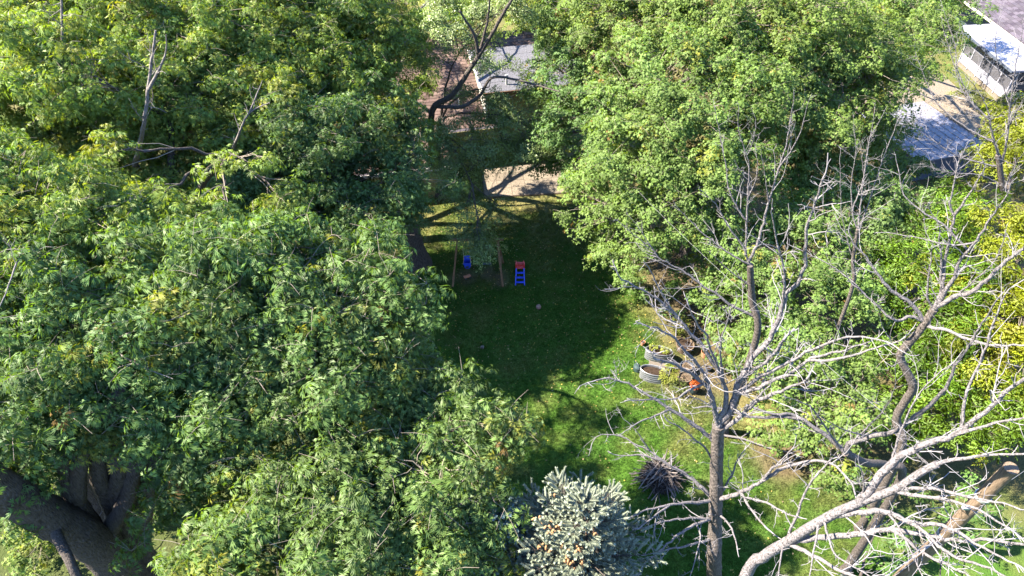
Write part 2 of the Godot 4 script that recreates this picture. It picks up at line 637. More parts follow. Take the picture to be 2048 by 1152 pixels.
func lawn_colour(x: float, z: float) -> Color:
	var n1 := gn.get_noise_2d(x * 4.0, z * 4.0) * 0.5 + 0.5
	var n2 := gn.get_noise_2d(x * 14.0 + 90, z * 14.0) * 0.5 + 0.5
	var n3 := gn.get_noise_2d(x * 40.0, z * 40.0 + 50) * 0.5 + 0.5
	var green := Color(0.036, 0.088, 0.014).lerp(Color(0.060, 0.118, 0.016), n2)
	var dry := Color(0.112, 0.108, 0.036).lerp(Color(0.14, 0.118, 0.052), n3)
	var soil := Color(0.082, 0.063, 0.037).lerp(Color(0.12, 0.093, 0.056), n3)
	# drier towards the patio and along the right edge
	var d := smoothstep(-27.0, -33.5, z) * 0.75 * smoothstep(-46.0, -39.0, z) + smoothstep(4.6, 8.2, x + (z + 24.0) * -0.10) * 0.65 * smoothstep(-15.0, -19.0, z) + smoothstep(8.0, 11.0, x) * 0.5 * smoothstep(-34.0, -28.0, z) * smoothstep(-13.0, -15.5, z)
	d += smoothstep(-44.0, -47.0, z) * 0.9 * smoothstep(18.0, 14.0, x)
	d = clampf(d + (n2 - 0.5) * 1.3 + (n1 - 0.5) * 0.7, 0.0, 1.0)
	var c := green.lerp(dry, d)
	# bare soil under the trees, the swings and along the fence line
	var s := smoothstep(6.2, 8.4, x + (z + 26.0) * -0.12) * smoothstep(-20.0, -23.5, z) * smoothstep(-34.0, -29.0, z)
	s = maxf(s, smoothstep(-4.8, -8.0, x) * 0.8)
	s = maxf(s, smoothstep(11.0, 14.0, x) * smoothstep(-11.0, -16.0, z) * 0.6)
	for q in [[-2.35, -27.6, 0.6, 0.8], [-1.3, -27.9, 0.5, 0.7], [-0.55, -27.4, 0.45, 0.8], [-3.2, -27.3, 0.4, 0.4], [8.3, -20.4, 1.9, 1.5], [11.0, -16.2, 1.4, 1.2]]:
		var e := Vector2((x - q[0]) / q[2], (z - q[1]) / q[3]).length()
		s = maxf(s, smoothstep(1.35, 0.55, e) * 0.9)
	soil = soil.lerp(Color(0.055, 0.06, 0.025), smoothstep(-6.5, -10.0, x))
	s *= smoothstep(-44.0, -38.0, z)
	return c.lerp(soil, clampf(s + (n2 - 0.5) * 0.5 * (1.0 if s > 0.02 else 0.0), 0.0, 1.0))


func build_ground() -> void:
	gn.seed = 7
	gn.frequency = 0.05
	gn.fractal_octaves = 3
	var g := Geo.new()
	var xs := PackedFloat32Array([-900, -300, -120, -60])
	var zs := PackedFloat32Array([-900, -400, -200, -110])
	for i in 111:
		xs.append(-30 + i * 0.6)
	for i in 141:
		zs.append(-72 + i * 0.6)
	xs.append_array(PackedFloat32Array([60, 120, 300, 900]))
	zs.append_array(PackedFloat32Array([40, 120, 400]))
	for z in zs:
		for x in xs:
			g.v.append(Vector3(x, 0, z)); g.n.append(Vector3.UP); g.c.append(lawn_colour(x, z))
	var w := xs.size()
	for j in zs.size() - 1:
		for i in w - 1:
			var a := j * w + i
			g.idx.append(a); g.idx.append(a + 1); g.idx.append(a + w)
			g.idx.append(a + 1); g.idx.append(a + w + 1); g.idx.append(a + w)
	struct("ground", g, M.ground)
	# the pale slab behind the house
	var p := Geo.new()
	var b := Basis(Vector3.UP, 0.1)
	p.box(Vector3(0.75, 0.02, -36.7), Vector3(5.2, 0.08, 3.4), b, 0.01)
	var pat := struct("patio", p, M.tan)
	rng.seed = 3
	for i in 6:
		for j in 4:
			var sl := Geo.new()
			sl.tint = Color.WHITE * rng.randf_range(0.78, 1.1)
			sl.box(Vector3(0.75, 0.075, -36.7) + b * Vector3(-2.15 + i * 0.86, rng.randf_range(-0.008, 0.008), -1.26 + j * 0.84), Vector3(0.845, 0.05, 0.825), b, 0.008)
			part("slab", sl, M.concrete, pat)
	var st := Geo.new()
	st.quad(Vector3(-80, 0.01, -76), Vector3(90, 0.01, -76), Vector3(90, 0.01, -69), Vector3(-80, 0.01, -69))
	var am := mat(lin(0.09, 0.085, 0.085), 0.95, 0.2)
	struct("road", st, am)
	var drv := Geo.new()
	drv.quad(Vector3(22, 0.014, -52), Vector3(34, 0.014, -52), Vector3(34, 0.014, -43), Vector3(22, 0.014, -43))
	struct("driveway", drv, M.concrete)
	# grass
	var tuft := Geo.new()
	rng.seed = 5
	for i in 9:
		var a := i * 2.4
		var at := Vector3(cos(a), 0, sin(a)) * rng.randf_range(0.0, 0.07)
		var lean := Vector3(rng.randf_range(-1, 1), 0, rng.randf_range(-1, 1)) * 0.045
		var sd := Vector3(sin(a * 1.7), 0, cos(a * 1.7)) * 0.007
		tuft.tint = Color.WHITE * rng.randf_range(0.75, 1.25)
		tuft.tri(at - sd, at + lean + Vector3(0, rng.randf_range(0.04, 0.075), 0), at + sd)
	var where := []
	var cols := PackedColorArray()
	rng.seed = 6
	while where.size() < 105000:
		var x := rng.randf_range(-7.5, 13.0)
		var z := rng.randf_range(-35.5, -7.0)
		var c := lawn_colour(x, z)
		if c.r > c.g * 0.96 and rng.randf() < 0.8:
			continue
		if x > -2.0 and x < 3.6 and z < -34.6:
			continue
		var s := rng.randf_range(0.6, 1.25)
		where.append(Transform3D(Basis(Vector3.UP, rng.randf_range(0, TAU)).scaled(Vector3(s, s, s)), Vector3(x, 0, z)))
		c = c * rng.randf_range(0.75, 1.35)
		c.a = 1.0
		cols.append(c)
	many("grass", tuft.mesh(), M.grass, self, where, cols)
	get_node("grass").set_meta("label", "mown green lawn grass in the middle of the yard")
	# fallen leaves
	var lf := Geo.new()
	lf.tint = Color.WHITE
	lobe(lf, Vector3(-0.04, 0.0, 0), Vector3(1, 0.12, 0.1).normalized(), Vector3(0, 0.2, 1).normalized(), Vector3.UP, 0.085, 0.03)
	lobe(lf, Vector3(-0.02, 0.0, 0), Vector3(0.6, 0.2, 0.7).normalized(), Vector3(-0.7, 0.1, 0.6).normalized(), Vector3.UP, 0.06, 0.02)
	where = []
	cols = PackedColorArray()
	for i in 5200:
		var x := rng.randf_range(-6.0, 10.5)
		var z := rng.randf_range(-35.0, -9.0)
		if rng.randf() > 0.25 + 0.75 * smoothstep(-18.0, -24.0, z):
			continue
		var s := rng.randf_range(0.5, 1.0)
		where.append(Transform3D(Basis.from_euler(Vector3(rng.randf_range(-0.5, 0.5), rng.randf_range(0, TAU), rng.randf_range(-0.5, 0.5))).scaled(Vector3(s, s, s)), Vector3(x, rng.randf_range(0.04, 0.08), z)))
		cols.append(Color(0.34, 0.25, 0.045).lerp(Color(0.24, 0.18, 0.12), rng.randf()) * rng.randf_range(0.4, 1.15))
	many("fallen_leaves", lf.mesh(), M.litter, self, where, cols)
	get_node("fallen_leaves").set_meta("label", "small yellow fallen leaves scattered over the lawn")


# ---------------------------------------------------------------- buildings
func shingles(g: Geo, o: Vector3, right: Vector3, down: Vector3, w: float, l: float, base: Color, row := 0.26, tab := 0.42) -> void:   # o: top left corner; rows laid from the top, each tilted so that its lower edge stands proud
	var nn := down.cross(right).normalized()
	if nn.y < 0:
		nn = -nn
	var rows := int(l / row)
	for j in rows:
		var x := -rng.randf_range(0, tab)
		while x < w:
			var x0 := maxf(x, 0.0)
			var x1 := minf(x + tab, w)
			x += tab
			if x1 - x0 < 0.03:
				continue
			g.tint = base * rng.randf_range(0.6, 1.3)
			var a := o + right * (x0 + 0.004) + down * (j * row)
			var b := o + right * (x1 - 0.004) + down * (j * row)
			var up := nn * rng.randf_range(0.016, 0.026)
			var d := down * (row + 0.02)
			g.quad(a, b, b + d + up, a + d + up)
			g.quad(a + d + up, b + d + up, b + d, a + d)


func window(parent: Node, at: Vector3, w: float, h: float) -> void:   # in a wall that faces +z
	var f := Geo.new()
	f.box(at + Vector3(0, h / 2 + 0.05, 0.03), Vector3(w + 0.2, 0.1, 0.08))
	f.box(at + Vector3(0, -h / 2 - 0.05, 0.04), Vector3(w + 0.2, 0.1, 0.1))
	for s in [-1, 1]:
		f.box(at + Vector3(s * (w / 2 + 0.05), 0, 0.03), Vector3(0.1, h, 0.078))
	f.box(at + Vector3(0, 0, 0.025), Vector3(0.06, h, 0.05))
	var o := part("window", f, M.trim, parent)
	for s in [-1, 1]:
		var p := Geo.new()
		p.box(at + Vector3(s * (w / 4 + 0.01), 0, 0.012), Vector3(w / 2 - 0.05, h, 0.015))
		part("pane", p, M.glass, o)


func build_house() -> void:
	var h := thing("house", "brown shingled house with grey flat roofed upper block and olive walls", "house", Vector3(-1.5, 0, -38.5), deg_to_rad(12.3))
	rng.seed = 21
	var g := Geo.new()
	g.box(Vector3(-2.0, 1.32, -5.2), Vector3(14.0, 2.64, 10.0))
	part("wall", g, M.siding, h)
	# boards of the lower wall and the upper block
	for k in 12:
		var bd := Geo.new()
		bd.tint = Color.WHITE * rng.randf_range(0.92, 1.05)
		bd.box(Vector3(-2.0, 0.12 + k * 0.21, -0.186), Vector3(14.0, 0.20, 0.022), Basis(Vector3.RIGHT, -0.06))
		part("board", bd, M.siding, h)
	var u := Geo.new()
	u.box(Vector3(3.0, 3.8, -2.75), Vector3(6.0, 2.2, 4.8))
	part("upper_wall", u, M.siding, h)
	for k in 10:
		var bd := Geo.new()
		bd.tint = Color.WHITE * rng.randf_range(0.92, 1.05)
		bd.box(Vector3(3.0, 2.95 + k * 0.205, -0.335), Vector3(5.98, 0.196, 0.022), Basis(Vector3.RIGHT, -0.06))
		part("board", bd, M.siding, h)
	var cb := Geo.new()
	cb.box(Vector3(0.0, 3.87, -0.33), Vector3(0.14, 2.06, 0.14))
	part("corner_board", cb, M.trim, h)
	var lw := Geo.new()
	lw.box(Vector3(-0.012, 3.85, -2.7), Vector3(0.022, 2.1, 4.6))
	part("side_wall", lw, M.trim, h)
	# the brown roof: a gable along x, eave towards the garden
	var slope := Vector3(0, -0.4, 1).normalized()
	var rf := Geo.new()
	var eave := Vector3(-9.2, 2.66, 0.06)
	var ridge_z := -7.4
	var ridge_y := 2.66 + 0.4 * 7.46
	rf.hexa([Vector3(-9.2, ridge_y - 0.14, ridge_z), Vector3(5.4, ridge_y - 0.14, ridge_z), Vector3(5.4, 2.54, 0.05), Vector3(-9.2, 2.54, 0.05), Vector3(-9.2, ridge_y, ridge_z), Vector3(5.4, ridge_y, ridge_z), Vector3(5.4, 2.66, 0.06), Vector3(-9.2, 2.66, 0.06)])
	rf.hexa([Vector3(-9.2, 2.0, -15.6), Vector3(5.4, 2.0, -15.6), Vector3(5.4, ridge_y - 0.14, ridge_z - 0.01), Vector3(-9.2, ridge_y - 0.14, ridge_z - 0.01), Vector3(-9.2, 2.14, -15.6), Vector3(5.4, 2.14, -15.6), Vector3(5.4, ridge_y, ridge_z - 0.01), Vector3(-9.2, ridge_y, ridge_z - 0.01)])
	rf.tint = Color(0.11, 0.078, 0.068)
	var roof := part("roof", rf, M.darkroof, h)
	var sg := Geo.new()
	var L := Vector2(7.46, ridge_y - 2.66).length()
	shingles(sg, Vector3(-9.2, ridge_y + 0.006, ridge_z), Vector3.RIGHT, slope, 14.6, L, Color(0.130, 0.092, 0.080))
	part("shingles", sg, M.shingle, roof, true)
	var fa := Geo.new()
	fa.box(Vector3(-1.9, 2.56, 0.085), Vector3(14.6, 0.19, 0.03))
	part("fascia", fa, M.siding, h)
	# the low wing roof at the left
	var wr := Geo.new()
	wr.hexa([Vector3(-9.0, 2.36, 0.12), Vector3(-2.75, 2.36, 0.12), Vector3(-2.75, 2.16, 3.2), Vector3(-9.0, 2.16, 3.2), Vector3(-9.0, 2.48, 0.12), Vector3(-2.75, 2.48, 0.12), Vector3(-2.75, 2.28, 3.2), Vector3(-9.0, 2.28, 3.2)])
	var wing := part("wing_roof", wr, M.darkroof, h)
	var ws := Geo.new()
	shingles(ws, Vector3(-9.0, 2.487, 0.12), Vector3.RIGHT, Vector3(0, -0.2, 3.08).normalized(), 6.25, 3.09, Color(0.145, 0.102, 0.088))
	part("shingles", ws, M.shingle, wing, true)
	var wf := Geo.new()
	wf.box(Vector3(-5.875, 2.19, 3.22), Vector3(6.25, 0.2, 0.03))
	part("fascia", wf, M.trim, h)
	var ww := Geo.new()
	ww.box(Vector3(-5.9, 1.08, 1.45), Vector3(5.8, 2.16, 2.9))
	part("wing_wall", ww, M.siding, h)
	# grey low roof on the upper block
	var fr := Geo.new()
	fr.hexa([Vector3(-0.22, 5.3, -5.3), Vector3(6.3, 5.3, -5.3), Vector3(6.3, 4.86, 0.02), Vector3(-0.22, 4.86, 0.02), Vector3(-0.22, 5.46, -5.3), Vector3(6.3, 5.46, -5.3), Vector3(6.3, 5.02, 0.02), Vector3(-0.22, 5.02, 0.02)])
	var gr := part("grey_roof", fr, M.flatroof, h)
	for k in 5:
		var sm := Geo.new()
		sm.tint = Color.WHITE * rng.randf_range(0.9, 1.08)
		var z0 := -5.28 + k * 1.06
		sm.hexa([Vector3(-0.2, 5.461 - (z0 + 5.3) * 0.0827, z0), Vector3(6.28, 5.461 - (z0 + 5.3) * 0.0827, z0), Vector3(6.28, 5.461 - (z0 + 6.34) * 0.0827, z0 + 1.04), Vector3(-0.2, 5.461 - (z0 + 6.34) * 0.0827, z0 + 1.04), Vector3(-0.2, 5.465 - (z0 + 5.3) * 0.0827, z0), Vector3(6.28, 5.465 - (z0 + 5.3) * 0.0827, z0), Vector3(6.28, 5.472 - (z0 + 6.34) * 0.0827, z0 + 1.04), Vector3(-0.2, 5.472 - (z0 + 6.34) * 0.0827, z0 + 1.04)])
		part("roofing_strip", sm, M.flatroof, gr)
	var ed := Geo.new()
	ed.hexa([Vector3(-0.27, 5.24, -5.32), Vector3(-0.22, 5.24, -5.32), Vector3(-0.22, 4.8, 0.04), Vector3(-0.27, 4.8, 0.04), Vector3(-0.27, 5.48, -5.32), Vector3(-0.22, 5.48, -5.32), Vector3(-0.22, 5.04, 0.04), Vector3(-0.27, 5.04, 0.04)])
	part("roof_edge", ed, M.trim, gr)
	var ef := Geo.new()
	ef.box(Vector3(3.04, 4.93, 0.045), Vector3(6.52, 0.17, 0.04))
	part("fascia", ef, M.wood, gr)
	var v1 := Geo.new()
	v1.tube(PackedVector3Array([Vector3(-1.45, 3.4, -1.9), Vector3(-1.45, 4.3, -1.9)]), PackedFloat32Array([0.06, 0.06]), 10)
	part("vent_pipe", v1, M.trim, h)
	var v2 := Geo.new()
	v2.tube(PackedVector3Array([Vector3(1.35, 5.0, -0.7), Vector3(1.35, 5.65, -0.7)]), PackedFloat32Array([0.07, 0.07]), 10)
	v2.tube(PackedVector3Array([Vector3(1.35, 5.6, -0.7), Vector3(1.35, 5.7, -0.7)]), PackedFloat32Array([0.11, 0.09]), 10)
	part("vent_pipe", v2, M.metal, h)
	window(h, Vector3(1.3, 3.08, -0.335), 1.25, 0.22)
	window(h, Vector3(3.3, 1.4, -0.16), 1.6, 1.1)
	var dr := Geo.new()
	dr.box(Vector3(1.2, 1.03, -0.13), Vector3(0.9, 2.02, 0.06), Basis(), 0.01)
	var door := part("door", dr, M.siding, h)
	var kn := Geo.new()
	kn.ball(Vector3(1.55, 1.0, -0.07), Vector3(0.04, 0.04, 0.04))
	part("handle", kn, M.metal, door)


func build_neighbours() -> void:
	# screened porch with white roof
	var p := thing("screened_porch", "white roofed porch with grey screen panels in white frames", "porch", Vector3(35.9, 0, -46.8))
	var fl := Geo.new()
	fl.box(Vector3(2.3, 0.15, -3.4), Vector3(4.6, 0.3, 6.8))
	part("floor", fl, M.concrete, p)
	var rf := Geo.new()
	rf.hexa([Vector3(-0.75, 2.72, -7.6), Vector3(4.9, 3.05, -7.6), Vector3(4.9, 3.05, 0.6), Vector3(-0.75, 2.72, 0.6), Vector3(-0.75, 2.84, -7.6), Vector3(4.9, 3.17, -7.6), Vector3(4.9, 3.17, 0.6), Vector3(-0.75, 2.84, 0.6)])
	var roof := part("roof", rf, M.white, p)
	rng.seed = 31
	for k in 9:
		var pn := Geo.new()
		pn.tint = Color.WHITE * rng.randf_range(0.9, 1.02)
		var z0 := -7.58 + k * 0.908
		pn.hexa([Vector3(-0.76, 2.842, z0), Vector3(4.9, 3.172, z0), Vector3(4.9, 3.172, z0 + 0.88), Vector3(-0.76, 2.842, z0 + 0.88), Vector3(-0.76, 2.866, z0), Vector3(4.9, 3.196, z0), Vector3(4.9, 3.196, z0 + 0.88), Vector3(-0.76, 2.866, z0 + 0.88)])
		part("panel", pn, M.white, roof)
	var gt := Geo.new()
	gt.box(Vector3(-0.80, 2.75, -3.5), Vector3(0.09, 0.14, 8.2))
	part("gutter", gt, M.slate, p)
	for k in 6:
		var po := Geo.new()
		po.box(Vector3(0.0, 1.5, -0.05 - k * 1.33), Vector3(0.10, 2.5, 0.10))
		part("post", po, M.white, p)
	for y in [0.42, 1.0, 1.85, 2.62]:
		var ra := Geo.new()
		ra.box(Vector3(0.012, y, -3.38), Vector3(0.07, 0.09, 6.75))
		part("rail", ra, M.white, p)
	for k in 5:
		for j in 2:
			var sc := Geo.new()
			sc.box(Vector3(0.01, 1.42 + j * 0.82, -0.715 - k * 1.33), Vector3(0.008, 0.72, 1.22))
			part("screen", sc, M.screen, p)
		var kick := Geo.new()
		kick.box(Vector3(0.01, 0.71, -0.715 - k * 1.33), Vector3(0.03, 0.48, 1.22))
		part("kick_panel", kick, M.white, p)
	for k in 4:
		var po := Geo.new()
		po.box(Vector3(0.15 + k * 1.45, 1.5, 0.002), Vector3(0.10, 2.5, 0.10))
		part("post", po, M.white, p)
	for k in 3:
		for j in 2:
			var sc := Geo.new()
			sc.box(Vector3(0.87 + k * 1.45, 1.42 + j * 0.82, 0.01), Vector3(1.33, 0.72, 0.008))
			part("screen", sc, M.screen, p)
		var kick := Geo.new()
		kick.box(Vector3(0.87 + k * 1.45, 0.71, 0.01), Vector3(1.33, 0.48, 0.03))
		part("kick_panel", kick, M.white, p)
	# neighbour's dark roofed house behind the porch
	var h := thing("neighbour_house", "dark shingled house behind the screened porch at the top right corner", "house", Vector3(45.5, 0, -55.5))
	var w := Geo.new()
	w.box(Vector3(0, 1.5, 0), Vector3(10.2, 3.0, 18.5))
	part("wall", w, M.slate, h)
	var r := Geo.new()
	r.hexa([Vector3(-7.6, 3.0, -10), Vector3(0, 5.9, -10), Vector3(0, 5.9, 10), Vector3(-7.6, 3.0, 10), Vector3(-7.6, 3.14, -10), Vector3(0, 6.04, -10), Vector3(0, 6.04, 10), Vector3(-7.6, 3.14, 10)])
	r.hexa([Vector3(0.01, 5.9, -10), Vector3(7.6, 3.0, -10), Vector3(7.6, 3.0, 10), Vector3(0.01, 5.9, 10), Vector3(0.01, 6.04, -10), Vector3(7.6, 3.14, -10), Vector3(7.6, 3.14, 10), Vector3(0.01, 6.04, 10)])
	var rr := part("roof", r, M.darkroof, h)
	var sg := Geo.new()
	shingles(sg, Vector3(0, 6.05, -10), Vector3(0, 0, 1), Vector3(-7.6, -2.9, 0).normalized(), 20.0, 8.13, Color(0.085, 0.075, 0.095), 0.3, 0.5)
	part("shingles", sg, M.shingle, rr, true)
	var gu := Geo.new()
	gu.box(Vector3(-7.66, 3.04, 0), Vector3(0.1, 0.14, 20))
	part("gutter", gu, M.trim, h)
	# pale shed
	var s := thing("shed", "low shed with pale sheet metal roof and dark walls below the bare tree", "shed", Vector3(26.9, 0, -39.7), deg_to_rad(14))
	var sw := Geo.new()
	sw.box(Vector3(0.2, 1.0, 0), Vector3(6.0, 2.0, 5.0))
	part("wall", sw, M.slate, s)
	for k in 10:
		var pn := Geo.new()
		pn.tint = Color.WHITE * rng.randf_range(0.86, 1.0)
		var x0 := -3.5 + k * 0.5
		var y0 := 2.06 + x0 * 0.045
		pn.hexa([Vector3(x0, y0, -3.0), Vector3(x0 + 0.485, y0 + 0.022, -3.0), Vector3(x0 + 0.485, y0 + 0.022, 3.3), Vector3(x0, y0, 3.3), Vector3(x0, y0 + 0.07, -3.0), Vector3(x0 + 0.485, y0 + 0.092, -3.0), Vector3(x0 + 0.485, y0 + 0.092, 3.3), Vector3(x0, y0 + 0.07, 3.3)])
		part("roof_sheet", pn, M.sheet, s)
	for k in 11:
		var ri := Geo.new()
		var x0 := -3.508 + k * 0.5
		ri.box(Vector3(x0, 2.12 + x0 * 0.045, 0.15), Vector3(0.03, 0.07, 6.3))
		part("roof_rib", ri, M.sheet, s)
	var dk := Geo.new()
	for k in 4:
		dk = Geo.new()
		dk.tint = Color.WHITE * rng.randf_range(0.9, 1.1)
		dk.box(Vector3(1.85 + k * 0.55, 2.22, -0.6 + k * 0.12), Vector3(0.53, 0.06, 6.2))
		part("tan_sheet", dk, M.concrete, s)
	# litter lying on the shed roof
	var lf := Geo.new()
	lobe(lf, Vector3(-0.05, 0.0, 0), Vector3(1, 0.1, 0), Vector3(0, 0.15, 1), Vector3.UP, 0.12, 0.035)
	var where := []
	var cols := PackedColorArray()
	for i in 900:
		var x := rng.randf_range(-3.4, 4.0)
		var z := rng.randf_range(-3.0, 3.2)
		if rng.randf() > 0.15 + smoothstep(-1.5, 2.0, x + z * 0.3) * 0.85:
			continue
		where.append(Transform3D(Basis(Vector3.UP, rng.randf_range(0, TAU)), Vector3(x, (2.16 + x * 0.045) if x < 1.5 else 2.27, z)))
		cols.append(Color(0.26, 0.19, 0.12) * rng.randf_range(0.5, 1.2))
	many("leaf_litter", lf.mesh(), M.litter, s, where, cols)
	# chairs/frame corner by the neighbour's house
	var ld := thing("wooden_frame", "pale timber frame leaning beside the dark roof above the porch", "frame", Vector3(37.0, 0, -58.5))
	for k in 2:
		var q := Geo.new()
		q.box(Vector3(0, 1.3, -0.6 + k * 1.2), Vector3(0.1, 2.7, 0.1), Basis(Vector3.BACK, 0.35))
		part("upright", q, M.greywood, ld)
	for k in 3:
		var q := Geo.new()
		q.box(Vector3(0.3 - k * 0.32, 0.5 + k * 0.85, 0), Vector3(0.07, 0.08, 1.3))
		part("rung", q, M.greywood, ld)


# ---------------------------------------------------------------- things in the yard
func bar(g: Geo, a: Vector3, b: Vector3, w: float, d: float) -> void:
	var y := (b - a).normalized()
	var x := y.cross(Vector3(0, 0, 1) if absf(y.z) < 0.8 else Vector3(1, 0, 0)).normalized()
	g.box((a + b) / 2, Vector3(w, a.distance_to(b), d), Basis(x, y, x.cross(y)), minf(w, d) * 0.12)


func build_swing() -> void:
	var s := thing("swing_set", "timber A frame swing set with blue bucket seat under the elm", "swing set", Vector3(-1.75, 0, -27.9))
	var H := 2.15
	var xl := -1.05
	var xr := 1.0
	for e in [[xl, -1.5], [xr, 0.85]]:
		var x: float = e[0]
		var out: float = 0.28 * signf(x)
		var a := Geo.new()
		bar(a, Vector3(x + out, 0.0, 1.15), Vector3(x, H, 0.06), 0.10, 0.10)
		part("leg", a, M.wood, s)
		var b := Geo.new()
		bar(b, Vector3(x + out, 0.0, -0.75), Vector3(x, H, -0.06), 0.09, 0.09)
		part("leg", b, M.wood, s)
		var c := Geo.new()
		bar(c, Vector3(x + out * 0.62, 0.8, 0.68), Vector3(x + out * 0.62, 0.8, -0.43), 0.05, 0.09)
		part("cross_brace", c, M.wood, s)
	var bm := Geo.new()
	bar(bm, Vector3(xl - 0.3, H + 0.05, 0), Vector3(xr + 0.3, H + 0.05, 0), 0.10, 0.13)
	part("beam", bm, M.wood, s)
	var rp := Geo.new()
	for k in [[-0.78, -0.1], [-0.78, 0.1], [-0.42, -0.1], [-0.42, 0.1]]:
		rp = Geo.new()
		rp.tube(PackedVector3Array([Vector3(k[0] + 0.02, H, 0), Vector3(k[0], 0.72, k[1])]), PackedFloat32Array([0.013, 0.013]), 6)
		part("rope", rp, M.rope, s)
	var st := Geo.new()
	# bucket: lathed shell, open at the front with two leg holes
	st.lathe([[0.02, 0.34], [0.13, 0.35], [0.17, 0.42], [0.19, 0.60], [0.215, 0.74], [0.20, 0.75], [0.175, 0.62], [0.15, 0.44], [0.0, 0.40]], 18, Vector3(-0.6, 0, 0), Vector2(1.0, 0.95))
	var seat := part("bucket_seat", st, M.blue, s)
	var bk := Geo.new()
	bk.box(Vector3(-0.6, 0.84, -0.19), Vector3(0.34, 0.28, 0.035), Basis(Vector3.RIGHT, -0.15), 0.012)
	part("seat_back", bk, M.blue, seat)
	var fb := Geo.new()
	fb.box(Vector3(-0.6, 0.74, 0.21), Vector3(0.40, 0.09, 0.05), Basis(), 0.015)
	part("safety_bar", fb, M.blue, seat)
	var hole := Geo.new()
	hole.box(Vector3(-0.6, 0.52, 0.19), Vector3(0.16, 0.13, 0.03), Basis(Vector3.RIGHT, 0.12), 0.01)
	part("leg_opening", hole, M.darkplastic, seat)
	# glider rope pair at the right
	for k in [0.2, 0.62]:
		rp = Geo.new()
		rp.tube(PackedVector3Array([Vector3(k, H, 0), Vector3(k, 0.62, 0)]), PackedFloat32Array([0.012, 0.012]), 6)
		part("rope", rp, M.rope, s)
	var fs := Geo.new()
	fs.box(Vector3(0.41, 0.6, 0), Vector3(0.48, 0.035, 0.17), Basis(), 0.012)
	part("flat_seat", fs, M.darkplastic, s)
	# red scooter toy lying below the bucket seat
	var t := thing("red_toy", "small dull red toy on the bare soil under the bucket swing", "toy", Vector3(-2.35, 0, -27.45), 0.5)
	var tb := Geo.new()
	tb.box(Vector3(0, 0.12, 0), Vector3(0.36, 0.12, 0.20), Basis(), 0.04)
	part("body", tb, M.terra, t)
	for k in [[-0.12, 0.1], [0.12, 0.1], [-0.12, -0.1], [0.12, -0.1]]:
		var wh := Geo.new()
		wh.tube(PackedVector3Array([Vector3(k[0], 0.06, k[1] - 0.02), Vector3(k[0], 0.06, k[1] + 0.02)]), PackedFloat32Array([0.06, 0.06]), 12)
		part("wheel", wh, M.darkplastic, t)


func build_slide() -> void:
	# the ladder side faces the camera: blue ladder, red top and chute going away
	var s := thing("toddler_slide", "small plastic slide with blue ladder and red top on the shaded lawn", "slide", Vector3(0.42, 0, -27.0))
	for x in [-0.21, 0.21]:
		var g := Geo.new()
		bar(g, Vector3(x * 1.12, 0, 0.14), Vector3(x * 0.95, 0.80, -0.32), 0.055, 0.07)
		part("ladder_rail", g, M.blue, s)
	for k in 3:
		var g := Geo.new()
		var t := 0.16 + 0.27 * k
		g.box(Vector3(0, 0.80 * t + 0.03, 0.14 - 0.46 * t), Vector3(0.42, 0.045, 0.13), Basis(), 0.012)
		part("step", g, M.blue, s)
	var pl := Geo.new()
	pl.box(Vector3(0, 0.79, -0.40), Vector3(0.44, 0.05, 0.22), Basis(), 0.015)
	part("platform", pl, M.red, s)
	for x in [-0.21, 0.21]:
		var g := Geo.new()
		g.box(Vector3(x, 0.92, -0.42), Vector3(0.045, 0.24, 0.30), Basis(), 0.018)
		part("side_guard", g, M.red, s)
		var kn := Geo.new()
		kn.box(Vector3(x, 1.06, -0.32), Vector3(0.075, 0.06, 0.075), Basis(), 0.02)
		part("guard_knob", kn, M.red, s)
	var ch := Geo.new()
	var rows := [[0.81, -0.5], [0.74, -0.62], [0.45, -0.98], [0.18, -1.32], [0.10, -1.48], [0.09, -1.62]]
	for i in rows.size() - 1:
		var a: Array = rows[i]
		var b: Array = rows[i + 1]
		for q in [[-0.19, 0.19, 0.0, 0.03], [-0.22, -0.17, -0.02, 0.12], [0.17, 0.22, -0.02, 0.12]]:
			ch.hexa([Vector3(q[0], b[0] + q[2] - 0.02, b[1]), Vector3(q[1], b[0] + q[2] - 0.02, b[1]), Vector3(q[1], a[0] + q[2] - 0.02, a[1]), Vector3(q[0], a[0] + q[2] - 0.02, a[1]), Vector3(q[0], b[0] + q[3], b[1]), Vector3(q[1], b[0] + q[3], b[1]), Vector3(q[1], a[0] + q[3], a[1]), Vector3(q[0], a[0] + q[3], a[1])])
	part("chute", ch, M.red, s)


